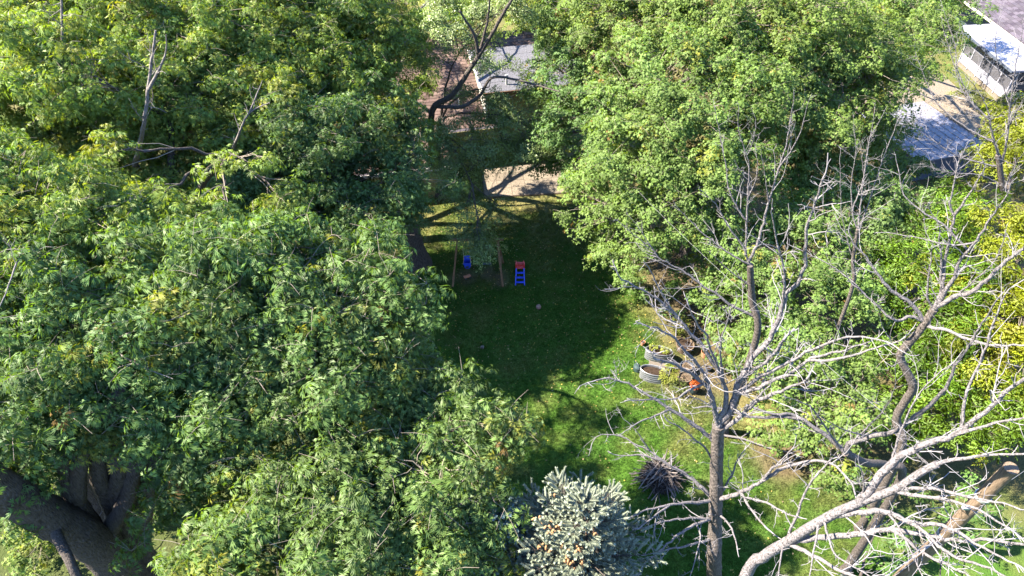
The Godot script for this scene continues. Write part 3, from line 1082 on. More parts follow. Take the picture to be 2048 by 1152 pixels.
func stock_tank(label: String, at: Vector3, turn: float, lx: float, lz: float, planted: int) -> void:
	var p := thing("stock_tank_planter", label, "planter", at, turn, "galvanised oval planters")
	var g := Geo.new()
	var prof := []
	for k in 9:
		prof.append([1.0 - (0.02 if k % 2 else 0.0), k * 0.062])
	prof.append([1.0, 0.53])
	prof.append([1.03, 0.55])
	prof.append([1.0, 0.57])
	prof.append([0.95, 0.55])
	prof.append([0.93, 0.44])
	g.lathe(prof, 32, Vector3.ZERO, Vector2(lx, lz))
	part("tank", g, M.zinc, p)
	var s := Geo.new()
	s.lathe([[0.95, 0.42], [0.6, 0.46], [0.3, 0.47], [0.0, 0.48]], 24, Vector3.ZERO, Vector2(lx, lz))
	part("soil", s, M.soil, p)
	rng.seed = hash(label)
	for i in planted:
		var q := Vector3((i - (planted - 1) * 0.5) * lx * 0.85 + rng.randf_range(-0.05, 0.05), 0.48, rng.randf_range(-0.06, 0.06))
		plant_part("plant", p, q, 0.36, 0.17, 26, Color(0.19, 0.22, 0.035))
	var stones := Geo.new()
	for i in 26:
		var a := rng.randf_range(0, TAU)
		var r := sqrt(rng.randf()) * 0.85
		stones.tint = Color.WHITE * rng.randf_range(1.0, 2.6)
		stones.tube(PackedVector3Array([Vector3(cos(a) * r * lx, 0.475, sin(a) * r * lz), Vector3(cos(a) * r * lx + rng.randf_range(-0.1, 0.1), 0.49, sin(a) * r * lz + rng.randf_range(-0.1, 0.1))]), PackedFloat32Array([0.01, 0.006]), 4)
	part("soil_crumbs", stones, M.soil, p, true)


func plant_part(called: String, parent: Node, at: Vector3, h: float, r: float, n: int, col: Color) -> void:
	var g := Geo.new()
	for i in n * 3:
		var a := rng.randf_range(0, TAU)
		var d := Vector3(cos(a), 0, sin(a))
		var hh := rng.randf_range(0.3, 1.0) * h
		var p := at + d * r * sqrt(rng.randf()) + Vector3(0, hh, 0)
		g.tint = col * rng.randf_range(0.6, 1.4)
		var ld := (d + Vector3(0, rng.randf_range(-0.4, 0.5), 0)).normalized()
		var side := ld.cross(Vector3.UP).normalized()
		lobe(g, p, ld, side, Vector3.UP, rng.randf_range(0.06, 0.13), 0.022, 0.3)
		if i % 12 == 0:
			g.tube(PackedVector3Array([at, at.lerp(p, 0.5) + d * 0.02, p]), PackedFloat32Array([0.008, 0.006, 0.004]), 4)
	part(called, g, M.maple, parent)


func tub(called: String, label: String, cat: String, at: Vector3, r: float, h: float, m: Material, group := "", fill := true) -> Node3D:
	var p := thing(called, label, cat, at, 0.0, group)
	var g := Geo.new()
	g.lathe([[r * 0.78, 0], [r * 0.95, h * 0.9], [r * 1.03, h * 0.9], [r * 1.03, h], [r * 0.93, h], [r * 0.88, h * 0.8]], 24)
	part("pot", g, m, p)
	if fill:
		var s := Geo.new()
		s.lathe([[r * 0.9, h * 0.80], [r * 0.4, h * 0.84], [0.0, h * 0.85]], 18)
		part("soil", s, M.tan if called == "barrel_tub" else M.soil, p)
	return p


func build_planters() -> void:
	stock_tank("ribbed oval metal planter holding two leafy yellow green plants", Vector3(6.78, 0, -21.75), -0.22, 0.62, 0.30, 2)
	stock_tank("ribbed oval metal planter of bare dark soil beside the watering can", Vector3(6.35, 0, -20.55), -0.30, 0.60, 0.30, 0)
	var b := tub("barrel_tub", "round tub of dry tan stems in front of its twin near the orange plant", "tub", Vector3(7.72, 0, -20.28), 0.30, 0.42, M.greywood, "round tubs of dry stems")
	var c := tub("barrel_tub", "round dark walled tub of dry stems just behind its twin", "tub", Vector3(7.92, 0, -20.95), 0.29, 0.42, M.slate, "round tubs of dry stems")
	rng.seed = 77
	for o in [b, c]:
		var g := Geo.new()
		for i in 22:
			var a := rng.randf_range(0, TAU)
			var q := Vector3(cos(a), 0, sin(a)) * rng.randf_range(0.02, 0.2)
			g.tint = Color.WHITE * rng.randf_range(0.8, 1.5)
			g.tube(PackedVector3Array([q + Vector3(0, 0.35, 0), q * 1.2 + Vector3(rng.randf_range(-0.15, 0.15), rng.randf_range(0.4, 0.55), rng.randf_range(-0.15, 0.15))]), PackedFloat32Array([0.009, 0.005]), 4)
		part("dry_stems", g, M.tan, o, true)
	var d := tub("half_barrel", "wide low tub of brown soil behind the leafy metal planter", "tub", Vector3(8.1, 0, -22.3), 0.42, 0.40, M.tan)
	var e := tub("flower_pot", "dark pot of orange red leaves nearest the stick pile", "pot", Vector3(8.05, 0, -19.75), 0.20, 0.32, M.darkplastic)
	plant_part("foliage", e, Vector3(0, 0.28, 0), 0.4, 0.17, 70, Color(0.30, 0.07, 0.012))
	var f := tub("flower_pot", "dark pot of rust brown leaves at the back right of the planters", "pot", Vector3(9.0, 0, -21.9), 0.2, 0.3, M.terra)
	plant_part("foliage", f, Vector3(0, 0.25, 0), 0.4, 0.15, 50, Color(0.10, 0.045, 0.02))
	var t := tub("terracotta_pot", "small terracotta pot at the far end of the leafy metal planter", "pot", Vector3(6.2, 0, -22.62), 0.11, 0.22, M.terra)
	var k := tub("garden_pot", "low pot with pale green seedlings between the planters and the tubs", "pot", Vector3(7.15, 0, -21.05), 0.17, 0.26, M.tan)
	plant_part("seedlings", k, Vector3(0, 0.2, 0), 0.2, 0.13, 24, Color(0.15, 0.22, 0.03))
	var l := tub("blue_pot", "small dark blue pot behind the dead tree's lowest fan of branches", "pot", Vector3(8.95, 0, -21.0), 0.13, 0.22, M.slate)
	# bushy plants round the planters
	var i := thing("garden_plant", "yellow green leafy plant spilling over the soil filled metal planter", "plant", Vector3(6.95, 0, -20.2))
	plant_part("stems_and_leaves", i, Vector3(0, 0.1, 0), 0.75, 0.38, 130, Color(0.17, 0.19, 0.03))
	var j := thing("garden_plant", "tall yellow green plant behind the wide low tub", "plant", Vector3(7.95, 0, -23.1))
	plant_part("stems_and_leaves", j, Vector3(0, 0.1, 0), 1.1, 0.4, 140, Color(0.16, 0.19, 0.03))
	var m := thing("garden_plant", "dark leafed plant in front of the orange leafed pot", "plant", Vector3(7.35, 0, -19.75))
	plant_part("stems_and_leaves", m, Vector3(0, 0.05, 0), 0.5, 0.35, 110, Color(0.085, 0.11, 0.03))
	# a plank bridging the tanks
	var q := Geo.new()
	q.box(Vector3(0, 0.22, 0), Vector3(0.75, 0.06, 0.42), Basis(), 0.01)
	var pk := part("stone_slab", q, M.greywood, self)
	pk.position = Vector3(6.62, 0, -21.1)
	pk.rotation.y = -0.25
	tag(pk, "flat grey slab lying between the two oval metal planters", "slab")
	# dark watering can
	var w := thing("watering_can", "dark green watering can on the lawn left of the planters", "watering can", Vector3(5.72, 0, -21.05), 0.4)
	var g := Geo.new()
	g.lathe([[0.0, 0.0], [0.16, 0.0], [0.17, 0.04], [0.165, 0.24], [0.13, 0.29], [0.06, 0.31], [0.0, 0.31]], 18, Vector3.ZERO, Vector2(1, 1.25))
	part("body", g, M.darkplastic, w)
	g = Geo.new()
	g.tube(PackedVector3Array([Vector3(0, 0.08, 0.18), Vector3(0, 0.2, 0.32), Vector3(0, 0.33, 0.42)]), PackedFloat32Array([0.035, 0.025, 0.02]), 8)
	g.tube(PackedVector3Array([Vector3(0, 0.33, 0.42), Vector3(0, 0.36, 0.45)]), PackedFloat32Array([0.03, 0.06]), 10)
	part("spout", g, M.darkplastic, w)
	g = Geo.new()
	g.tube(PackedVector3Array([Vector3(0, 0.1, -0.2), Vector3(0, 0.28, -0.32), Vector3(0, 0.40, -0.16), Vector3(0, 0.38, 0.06), Vector3(0, 0.28, 0.12)]), PackedFloat32Array([0.016, 0.016, 0.016, 0.016, 0.016]), 7)
	part("handle", g, M.darkplastic, w)


func build_brush_pile() -> void:
	var p := thing("stick_pile", "dark round pile of cut sticks and branches on the lawn", "stick pile", Vector3(5.85, 0, -15.3))
	p.scale = Vector3(1.35, 1.1, 1.35)
	rng.seed = 41
	var g := Geo.new()
	for i in 900:
		var a := rng.randf_range(0, TAU)
		var r := rng.randf_range(0.0, 0.5)
		var at := Vector3(cos(a) * r, rng.randf_range(0.05, 0.6) * (1.0 - r * 0.8), sin(a) * r)
		var d := Vector3(rng.randf_range(-1, 1), rng.randf_range(-0.35, 0.5), rng.randf_range(-1, 1)).normalized()
		var l := rng.randf_range(0.15, 0.45)
		g.tint = Color.WHITE * rng.randf_range(0.06, 0.25)
		g.tube(PackedVector3Array([at - d * l * 0.5, at + rdir() * 0.03, at + d * l * 0.5]), PackedFloat32Array([0.014, 0.012, 0.006]), 4)
	part("packed_twigs", g, M.stick, p, true)
	for i in 110:
		var s := Geo.new()
		var a := rng.randf_range(0, TAU)
		var out := Vector3(cos(a), 0, sin(a))
		var y := rng.randf_range(0.25, 0.75)
		var a0 := out.rotated(Vector3.UP, rng.randf_range(2.2, 4.0)) * rng.randf_range(0.1, 0.5) + Vector3(0, y, 0)
		var e := out.rotated(Vector3.UP, rng.randf_range(-0.6, 0.6)) * rng.randf_range(0.3, 0.95) + Vector3(0, maxf(0.04, y - rng.randf_range(-0.1, 0.5)), 0)
		var m := a0.lerp(e, 0.5) + rdir() * 0.05
		var r := rng.randf_range(0.010, 0.024)
		s.tint = Color.WHITE * rng.randf_range(0.15, 0.8)
		s.tube(PackedVector3Array([a0, m, e]), PackedFloat32Array([r, r * 0.9, r * 0.6]), 5)
		if rng.randf() < 0.4:
			s.tube(PackedVector3Array([m, m + (out + rdir() * 0.8).normalized() * 0.25]), PackedFloat32Array([r * 0.6, r * 0.3]), 4)
		part("stick", s, M.stick, p)


func build_small_things() -> void:
	var b := Geo.new()
	b.ball(Vector3(0, 0.13, 0), Vector3(0.13, 0.13, 0.13), 14, 20)
	var bm := mat(lin(0.17, 0.10, 0.08), 0.6, 0.4)
	var ball := part("play_ball", b, bm, self)
	ball.position = Vector3(1.33, 0.0, -25.1)
	tag(ball, "pale pink ball lying on the shaded lawn in front of the slide", "ball")
	var r := Geo.new()
	r.ball(Vector3(0, 0.12, 0), Vector3(0.10, 0.08, 0.09), 8, 10, 0.3)
	var rb := part("small_ball", r, M.greywood, self)
	rb.position = Vector3(-1.4, -0.04, -22.4)
	tag(rb, "small grey ball lying alone in deep shade left of the lawn's middle", "ball")
	var s := Geo.new()
	s.ball(Vector3(0, 0.15, 0), Vector3(0.42, 0.28, 0.34), 10, 14, 0.35)
	var rock := part("boulder", s, M.tan, self)
	rock.position = Vector3(-5.9, 0, -28.7)
	tag(rock, "tan boulder at the foot of the dark maple trunk", "rock")
	# red sided garden cart half hidden under the foliage by the wing of the house
	var c := thing("garden_cart", "dark red sided cart in the shade beside the house wing", "cart", Vector3(-3.75, 0, -35.1), 0.25)
	var g := Geo.new()
	g.box(Vector3(0, 0.42, 0), Vector3(0.95, 0.05, 0.55), Basis(), 0.01)
	part("bed", g, M.darkplastic, c)
	for q in [[0, 0.56, 0.28, 0.95, 0.03], [0, 0.56, -0.28, 0.95, 0.03], [-0.475, 0.56, 0, 0.03, 0.53], [0.475, 0.56, 0, 0.03, 0.53]]:
		g = Geo.new()
		g.box(Vector3(q[0], q[1], q[2]), Vector3(q[3], 0.22, q[4]), Basis(), 0.008)
		part("side_panel", g, M.darkred, c)
	for q in [[-0.32, 0.31], [0.32, 0.31], [-0.32, -0.31], [0.32, -0.31]]:
		g = Geo.new()
		g.tube(PackedVector3Array([Vector3(q[0], 0.2, q[1] - 0.04), Vector3(q[0], 0.2, q[1] + 0.04)]), PackedFloat32Array([0.2, 0.2]), 16)
		part("wheel", g, M.darkplastic, c)
	g = Geo.new()
	g.tube(PackedVector3Array([Vector3(0.5, 0.38, 0), Vector3(0.85, 0.6, 0), Vector3(1.05, 0.9, 0)]), PackedFloat32Array([0.02, 0.02, 0.02]), 7)
	part("handle", g, M.darkplastic, c)
	# cut logs and roots under the big maple at left
	# utility pole and its wires
	var base := Vector3(8.9, 0, -7.9)
	var top := Vector3(7.95, 14.5, -6.27) - base
	var u := thing("utility_pole", "weathered bare wooden utility pole among the dead branches at lower right", "utility pole", base)
	g = Geo.new()
	var pts := PackedVector3Array()
	for k in 15:
		pts.append(top * (k / 14.0))
	g.tube(pts, taper(15, 0.155, 0.112), 18, 0.015)
	part("pole", g, M.pole, u)
	var ax := top.normalized()
	for k in [0.93, 0.82]:
		g = Geo.new()
		g.tube(PackedVector3Array([top * k - ax * 0.03, top * k + ax * 0.03]), PackedFloat32Array([0.13, 0.13]), 18)
		part("band", g, M.metal, u)
	g = Geo.new()
	g.box(top * 0.905 + Vector3(-0.16, 0, 0.05), Vector3(0.12, 0.08, 0.06), Basis(), 0.015)
	part("bracket", g, M.metal, u)
	var T := base + top
	var ends := [
		["thin service wire from the pole to the grey roofed house", T - ax * 1.0, Vector3(2.6, 4.9, -38.9), 0.9],
		["thick dark cable running from the pole to the lower left", T - ax * 2.9, Vector3(-8.5, 10.5, 2.0), 0.6],
		["upper pale wire beside the thick cable at the pole", T - ax * 2.2, Vector3(-8.0, 11.6, 1.2), 0.6],
		["lowest slim wire beneath the thick cable at the pole", T - ax * 3.6, Vector3(-8.8, 9.6, 2.6), 0.7],
		["wire running from the pole to the right edge of the yard", T - ax * 1.4, Vector3(24.0, 11.5, -16.0), 0.8],
	]
	for e in ends:
		g = Geo.new()
		var p := PackedVector3Array()
		for k in 25:
			var t := k / 24.0
			p.append((e[1] as Vector3).lerp(e[2], t) - Vector3(0, e[3] * 4.0 * t * (1.0 - t), 0))
		var thick: bool = e[0].begins_with("thick")
		g.tube(p, taper(25, 0.012 if thick else 0.0035, 0.012 if thick else 0.0035), 6)
		var wire := part("wire", g, M.cable, self)
		tag(wire, e[0], "wire", "wires on the utility pole")
	# far house behind the trees keeps the street side closed
	# fallen branch on the lawn by the snag
	var fb := thing("fallen_branch", "pale dry branch lying on the dry grass right of the dead trunk", "branch", Vector3(9.3, 0.05, -17.2))
	g = Geo.new()
	g.tube(PackedVector3Array([Vector3(-0.7, 0.05, -0.2), Vector3(0.2, 0.08, 0.0), Vector3(1.2, 0.05, 0.45), Vector3(2.1, 0.04, 0.7)]), PackedFloat32Array([0.05, 0.045, 0.035, 0.02]), 8, 0.1)
	part("branch", g, M.dead, fb)
	g = Geo.new()
	g.tube(PackedVector3Array([Vector3(0.2, 0.08, 0.0), Vector3(0.7, 0.2, -0.3), Vector3(1.3, 0.1, -0.5)]), PackedFloat32Array([0.03, 0.02, 0.01]), 6, 0.1)
	part("side_branch", g, M.dead, fb)


# ---------------------------------------------------------------- blue spruces
var shoots := []


func make_shoots() -> void:
	for s in 3:
		rng.seed = 60 + s
		var g := Geo.new()
		g.tint = Color.WHITE * 0.55
		g.tube(PackedVector3Array([Vector3.ZERO, Vector3(0, 0.09, 0), Vector3(0, 0.17, 0)]), PackedFloat32Array([0.016, 0.018, 0.006]), 5)
		for i in 90:
			var t := i / 90.0
			var a := i * 2.4
			var d := Vector3(cos(a), 0, sin(a))
			var at := Vector3(0, 0.005 + 0.165 * t, 0) + d * 0.008
			var nd := (d + Vector3(0, 0.45 + t * 1.5, 0)).normalized()
			var l := rng.randf_range(0.030, 0.042)
			var sd := nd.cross(Vector3.UP).normalized() * 0.0065
			g.tint = Color.WHITE * rng.randf_range(0.8, 1.2)
			g.tri(at - sd, at + nd * l, at + sd)
		shoots.append(g.mesh())


func spruce(label: String, base: Vector3, h: float, from: float, spread: float, cones: int, tint: Color, lean := Vector3.ZERO) -> void:
	var o := thing("blue_spruce", label, "spruce tree", base, 0.0, "blue spruces")
	rng.seed = hash(label)
	var g := Geo.new()
	g.tube(PackedVector3Array([Vector3.ZERO, Vector3(0, h * 0.5, 0) + lean * 0.3, Vector3(0, h, 0) + lean]), PackedFloat32Array([0.22, 0.13, 0.02]), 10, 0.08)
	part("trunk", g, M.bark, o)
	var place := [[], [], []]
	var cols := [PackedColorArray(), PackedColorArray(), PackedColorArray()]
	var br := Geo.new()
	var spots := []
	var y := h - 0.12
	while y > from:
		var dep := h - y
		var n := 5 + int(dep * 1.1)
		for i in n:
			var a := TAU * (i + rng.randf_range(-0.3, 0.3)) / n + y * 3.0
			var d := Vector3(cos(a), 0, sin(a))
			var l := (0.14 + dep * spread) * rng.randf_range(0.45, 1.4)
			var at := Vector3(0, y, 0) + lean * (y / h)
			var rise := 0.75 - dep * 0.2 + rng.randf_range(-0.1, 0.15)
			var tip := at + d * l + Vector3(0, l * rise, 0)
			var mid := at.lerp(tip, 0.55) + Vector3(0, -0.05 * l, 0)
			var p := curve3(at, mid, tip + Vector3(0, 0.06 * l, 0), 8)
			br.tube(p, taper(9, 0.012 + l * 0.008, 0.006), 5)
			var steps := int(l / 0.11) + 2
			for k in steps:
				var t := float(k + 1) / steps
				if t < 0.2 and l > 0.6:
					continue
				var q := p[clampi(int(t * 8), 0, 8)]
				var ax := (p[mini(int(t * 8) + 1, 8)] - p[maxi(int(t * 8) - 1, 0)]).normalized()
				var sideways := ax.cross(Vector3.UP).normalized()
				var wing := l * 0.42 * (1.0 - t * 0.75)
				for s: float in [-1.0, 1.0]:
					var m := int(wing / 0.17) + 1
					for w in m:
						var f := (w + 1.0) / m
						var qq: Vector3 = q + (sideways * s * 0.8 + ax * 0.55).normalized() * wing * f * 0.9 - Vector3(0, 0.06 * f * wing, 0)
						if w == 0:
							br.tube(PackedVector3Array([q, q + (sideways * s * 0.8 + ax * 0.55).normalized() * wing * 0.9]), PackedFloat32Array([0.006, 0.004]), 3)
						for e in 1:
							var dir: Vector3 = (sideways * s * rng.randf_range(0.2, 1.1) + ax * rng.randf_range(0.4, 1.0) + Vector3(0, rng.randf_range(-0.1, 0.55), 0)).normalized()
							add_shoot(place, cols, qq, dir, rng.randf_range(0.75, 1.2), tint)
				if t > 0.35 and dep > 0.25 and dep < 2.2 and d.x < 0.5 and d.z > -0.5:
					spots.append(q + Vector3(0, 0.13, 0) + ax * 0.1 + sideways * rng.randf_range(-0.2, 0.2))
			add_shoot(place, cols, p[8], (p[8] - p[6]).normalized(), 1.3, tint)
		y -= 0.19 + dep * 0.03
	for k in 4:
		add_shoot(place, cols, Vector3(0, h - 0.1 + k * 0.04, 0) + lean, (Vector3.UP + rdir() * 0.5).normalized(), 1.3, tint)
	part("branches", br, M.bark, o, true)
	for k in 3:
		many("needled_shoots", shoots[k], M.needle, o, place[k], cols[k])
	var cn := Geo.new()
	cn.lathe([[0.004, -0.14], [0.019, -0.12], [0.027, -0.075], [0.028, -0.035], [0.020, 0.0], [0.0, 0.008]], 8)
	var cm := cn.mesh()
	var right := Vector3(-0.7, 0, 0.5)
	var q := Vector3.ZERO
	for k in mini(cones, spots.size()):
		if k % 4 == 0:
			q = spots[rng.randi_range(0, spots.size() - 1)]
		var c := part("cone", cm, M.cone, o)
		c.position = q + Vector3(rng.randf_range(-0.1, 0.1), rng.randf_range(-0.03, 0.03), rng.randf_range(-0.1, 0.1))
		var s := rng.randf_range(0.8, 1.15)
		c.transform.basis = Basis.from_euler(Vector3(rng.randf_range(-0.6, 0.6), rng.randf_range(0, TAU), rng.randf_range(-0.6, 0.6))).scaled(Vector3(s, s, s))


func add_shoot(place: Array, cols: Array, at: Vector3, dir: Vector3, s: float, tint: Color) -> void:
	var k := rng.randi_range(0, 2)
	var x := dir.cross(rdir()).normalized()
	place[k].append(Transform3D(x * s * 1.35, dir * s * 1.15, x.cross(dir) * s * 1.35, at))
	var c := tint * rng.randf_range(0.75, 1.25)
	c.a = 1.0
	cols[k].append(c)


# the great forked maple at the lower left: its heavy limbs show through the gap in the crown
func great_limbs(o: Node3D) -> void:
	var b := o.position
	rng.seed = 88
	for e in [
		[[Vector3(-11.3, 2.6, -9.5), Vector3(-10.85, 5.5, -9.0), Vector3(-10.6, 7.45, -8.73), Vector3(-10.8, 9.4, -8.38), Vector3(-10.78, 11.1, -8.0), Vector3(-10.74, 12.1, -7.75)], 0.55, 0.40],
		[[Vector3(-10.75, 6.4, -8.95), Vector3(-10.74, 8.66, -9.07), Vector3(-10.45, 9.94, -9.23), Vector3(-10.22, 11.49, -9.22)], 0.34, 0.17],
		[[Vector3(-10.70, 8.7, -9.07), Vector3(-9.82, 10.62, -9.24), Vector3(-9.01, 11.66, -9.51), Vector3(-8.47, 12.36, -9.77)], 0.22, 0.12],
		[[Vector3(-11.0, 4.4, -9.2), Vector3(-10.57, 6.91, -8.95), Vector3(-9.75, 8.34, -9.61), Vector3(-8.84, 10.4, -9.89), Vector3(-8.35, 11.4, -10.13)], 0.28, 0.14],
		[[Vector3(-10.6, 9.2, -8.2), Vector3(-10.1, 8.9, -7.6), Vector3(-9.9, 8.5, -7.3), Vector3(-9.8, 7.6, -7.0)], 0.12, 0.08],
	]:
		var g := Geo.new()
		var cv := Curve3D.new()
		var P: Array = e[0]
		for i in P.size():
			var tan: Vector3 = (P[mini(i + 1, P.size() - 1)] - P[maxi(i - 1, 0)]) * 0.17
			cv.add_point(P[i] - b, -tan, tan)
		var len := cv.get_baked_length()
		var n := int(len / 0.2)
		var pts := PackedVector3Array()
		for i in n + 1:
			pts.append(cv.sample_baked(len * i / n, true) + rdir() * 0.02)
		g.tube(pts, taper(n + 1, e[1], e[2]), 16, 0.09, int(len * 3))
		part("limb", g, M.bark, o)


func stem(o: Node3D, r0: float, r1: float, P: Array) -> void:   # a bare grey stem rising out of the crown
	rng.seed = int(absf(P[0].x) * 1000.0)
	var cv := Curve3D.new()
	for i in P.size():
		var tan: Vector3 = (P[mini(i + 1, P.size() - 1)] - P[maxi(i - 1, 0)]) * 0.17
		cv.add_point(P[i] - o.position, -tan, tan)
	var len := cv.get_baked_length()
	var n := int(len / 0.2) + 2
	var pts := PackedVector3Array()
	for i in n + 1:
		pts.append(cv.sample_baked(len * i / n, true) + rdir() * r0 * 0.15)
	var g := Geo.new()
	var rad := taper(n + 1, r0, r1)
	g.tube(pts, rad, 9, 0.08, int(len * 3))
	for k in int(len * 1.6):
		var i := rng.randi_range(n / 3, n - 1)
		shoot(g, pts[i], (rdir() + Vector3(0, 0.5, 0)).normalized(), rng.randf_range(0.2, 0.9), minf(rad[i] * 0.5, 0.014), 1)
	part("branch", g, M.greybark, o)


func elm_leader(o: Node3D) -> void:
	var b := o.position
	rng.seed = 89
	for e in [
		[[Vector3(-4.55, 2.5, -34.4), Vector3(-4.2, 5.9, -32.0), Vector3(-3.85, 7.8, -31.3), Vector3(-2.85, 8.7, -30.8), Vector3(-1.79, 10.5, -30.1), Vector3(-0.83, 12.3, -29.3), Vector3(-0.25, 13.5, -28.8), Vector3(0.42, 14.6, -28.5)], 0.22, 0.05],
		[[Vector3(-3.7, 7.9, -31.2), Vector3(-2.4, 8.2, -30.6), Vector3(-1.51, 8.9, -30.4), Vector3(-0.89, 10.0, -29.9), Vector3(0.37, 9.9, -29.8), Vector3(2.1, 9.9, -28.7)], 0.10, 0.03],
		[[Vector3(-1.5, 10.9, -29.9), Vector3(-1.6, 12.0, -29.6), Vector3(-2.2, 13.2, -29.4)], 0.09, 0.04],
		[[Vector3(-1.6, 10.8, -29.9), Vector3(-1.1, 12.4, -29.8), Vector3(-0.9, 14.0, -29.6)], 0.08, 0.03],
		[[Vector3(-4.0, 7.4, -31.4), Vector3(-4.7, 8.2, -31.0), Vector3(-5.3, 8.0, -30.6)], 0.10, 0.04],
		[[Vector3(-4.3, 5.4, -32.3), Vector3(-3.2, 6.0, -31.4), Vector3(-2.2, 5.6, -30.6)], 0.07, 0.03],
	]:
		var g := Geo.new()
		var cv := Curve3D.new()
		var P: Array = e[0]
		for i in P.size():
			var tan: Vector3 = (P[mini(i + 1, P.size() - 1)] - P[maxi(i - 1, 0)]) * 0.17
			cv.add_point(P[i] - b, -tan, tan)
		var len := cv.get_baked_length()
		var n := int(len / 0.2) + 2
		var pts := PackedVector3Array()
		for i in n + 1:
			pts.append(cv.sample_baked(len * i / n, true) + rdir() * 0.015)
		g.tube(pts, taper(n + 1, e[1], e[2]), 9, 0.08, int(len * 3))
		part("limb", g, M.bark, o)


# ---------------------------------------------------------------- scene
func _ready() -> void:
	var cam := Camera3D.new()
	cam.name = "camera"
	cam.fov = 45.19
	cam.near = 0.1
	cam.far = 2500.0
	cam.position = Vector3(0, 24, 0)
	cam.rotation_degrees = Vector3(-42, 0, 0)
	add_child(cam)
	cam.current = true

	var env := Environment.new()
	env.background_mode = Environment.BG_SKY
	var sky := Sky.new()
	var sm := ProceduralSkyMaterial.new()
	sm.sky_top_color = Color(0.38, 0.54, 0.80)
	sm.sky_horizon_color = Color(0.74, 0.84, 0.95)
	sm.sky_curve = 0.16
	sm.ground_bottom_color = Color(0.20, 0.24, 0.16)
	sm.ground_horizon_color = Color(0.60, 0.66, 0.68)
	sm.sky_energy_multiplier = 0.76
	sky.sky_material = sm
	env.sky = sky
	env.tonemap_mode = Environment.TONE_MAPPER_LINEAR
	env.tonemap_exposure = 7.8
	env.sdfgi_enabled = true
	env.ssao_enabled = true
	env.ssil_enabled = true
	var we := WorldEnvironment.new()
	we.name = "environment"
	we.environment = env
	add_child(we)

	var sun := DirectionalLight3D.new()
	sun.name = "sun"
	sun.light_energy = 1.6
	sun.light_color = Color(1.0, 0.955, 0.88)
	sun.light_angular_distance = 0.5
	sun.shadow_enabled = true
	sun.look_at_from_position(Vector3.ZERO, Vector3(0.695, -0.719, 0.0), Vector3.UP)
	add_child(sun)

	make_materials()
	make_sprays()
	make_shoots()
	build_ground()
	build_house()
	build_neighbours()
	build_trees()
	build_dead_trees()
	spruce("blue spruce hung with orange tan cones at the bottom edge", Vector3(1.5, 0, -7.75), 11.1, 6.2, 0.47, 290, Color(0.215, 0.245, 0.18))
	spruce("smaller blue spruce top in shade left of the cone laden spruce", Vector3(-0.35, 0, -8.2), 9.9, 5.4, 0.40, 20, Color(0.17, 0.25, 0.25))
	build_swing()
	build_slide()
	build_planters()
	build_brush_pile()
	build_small_things()


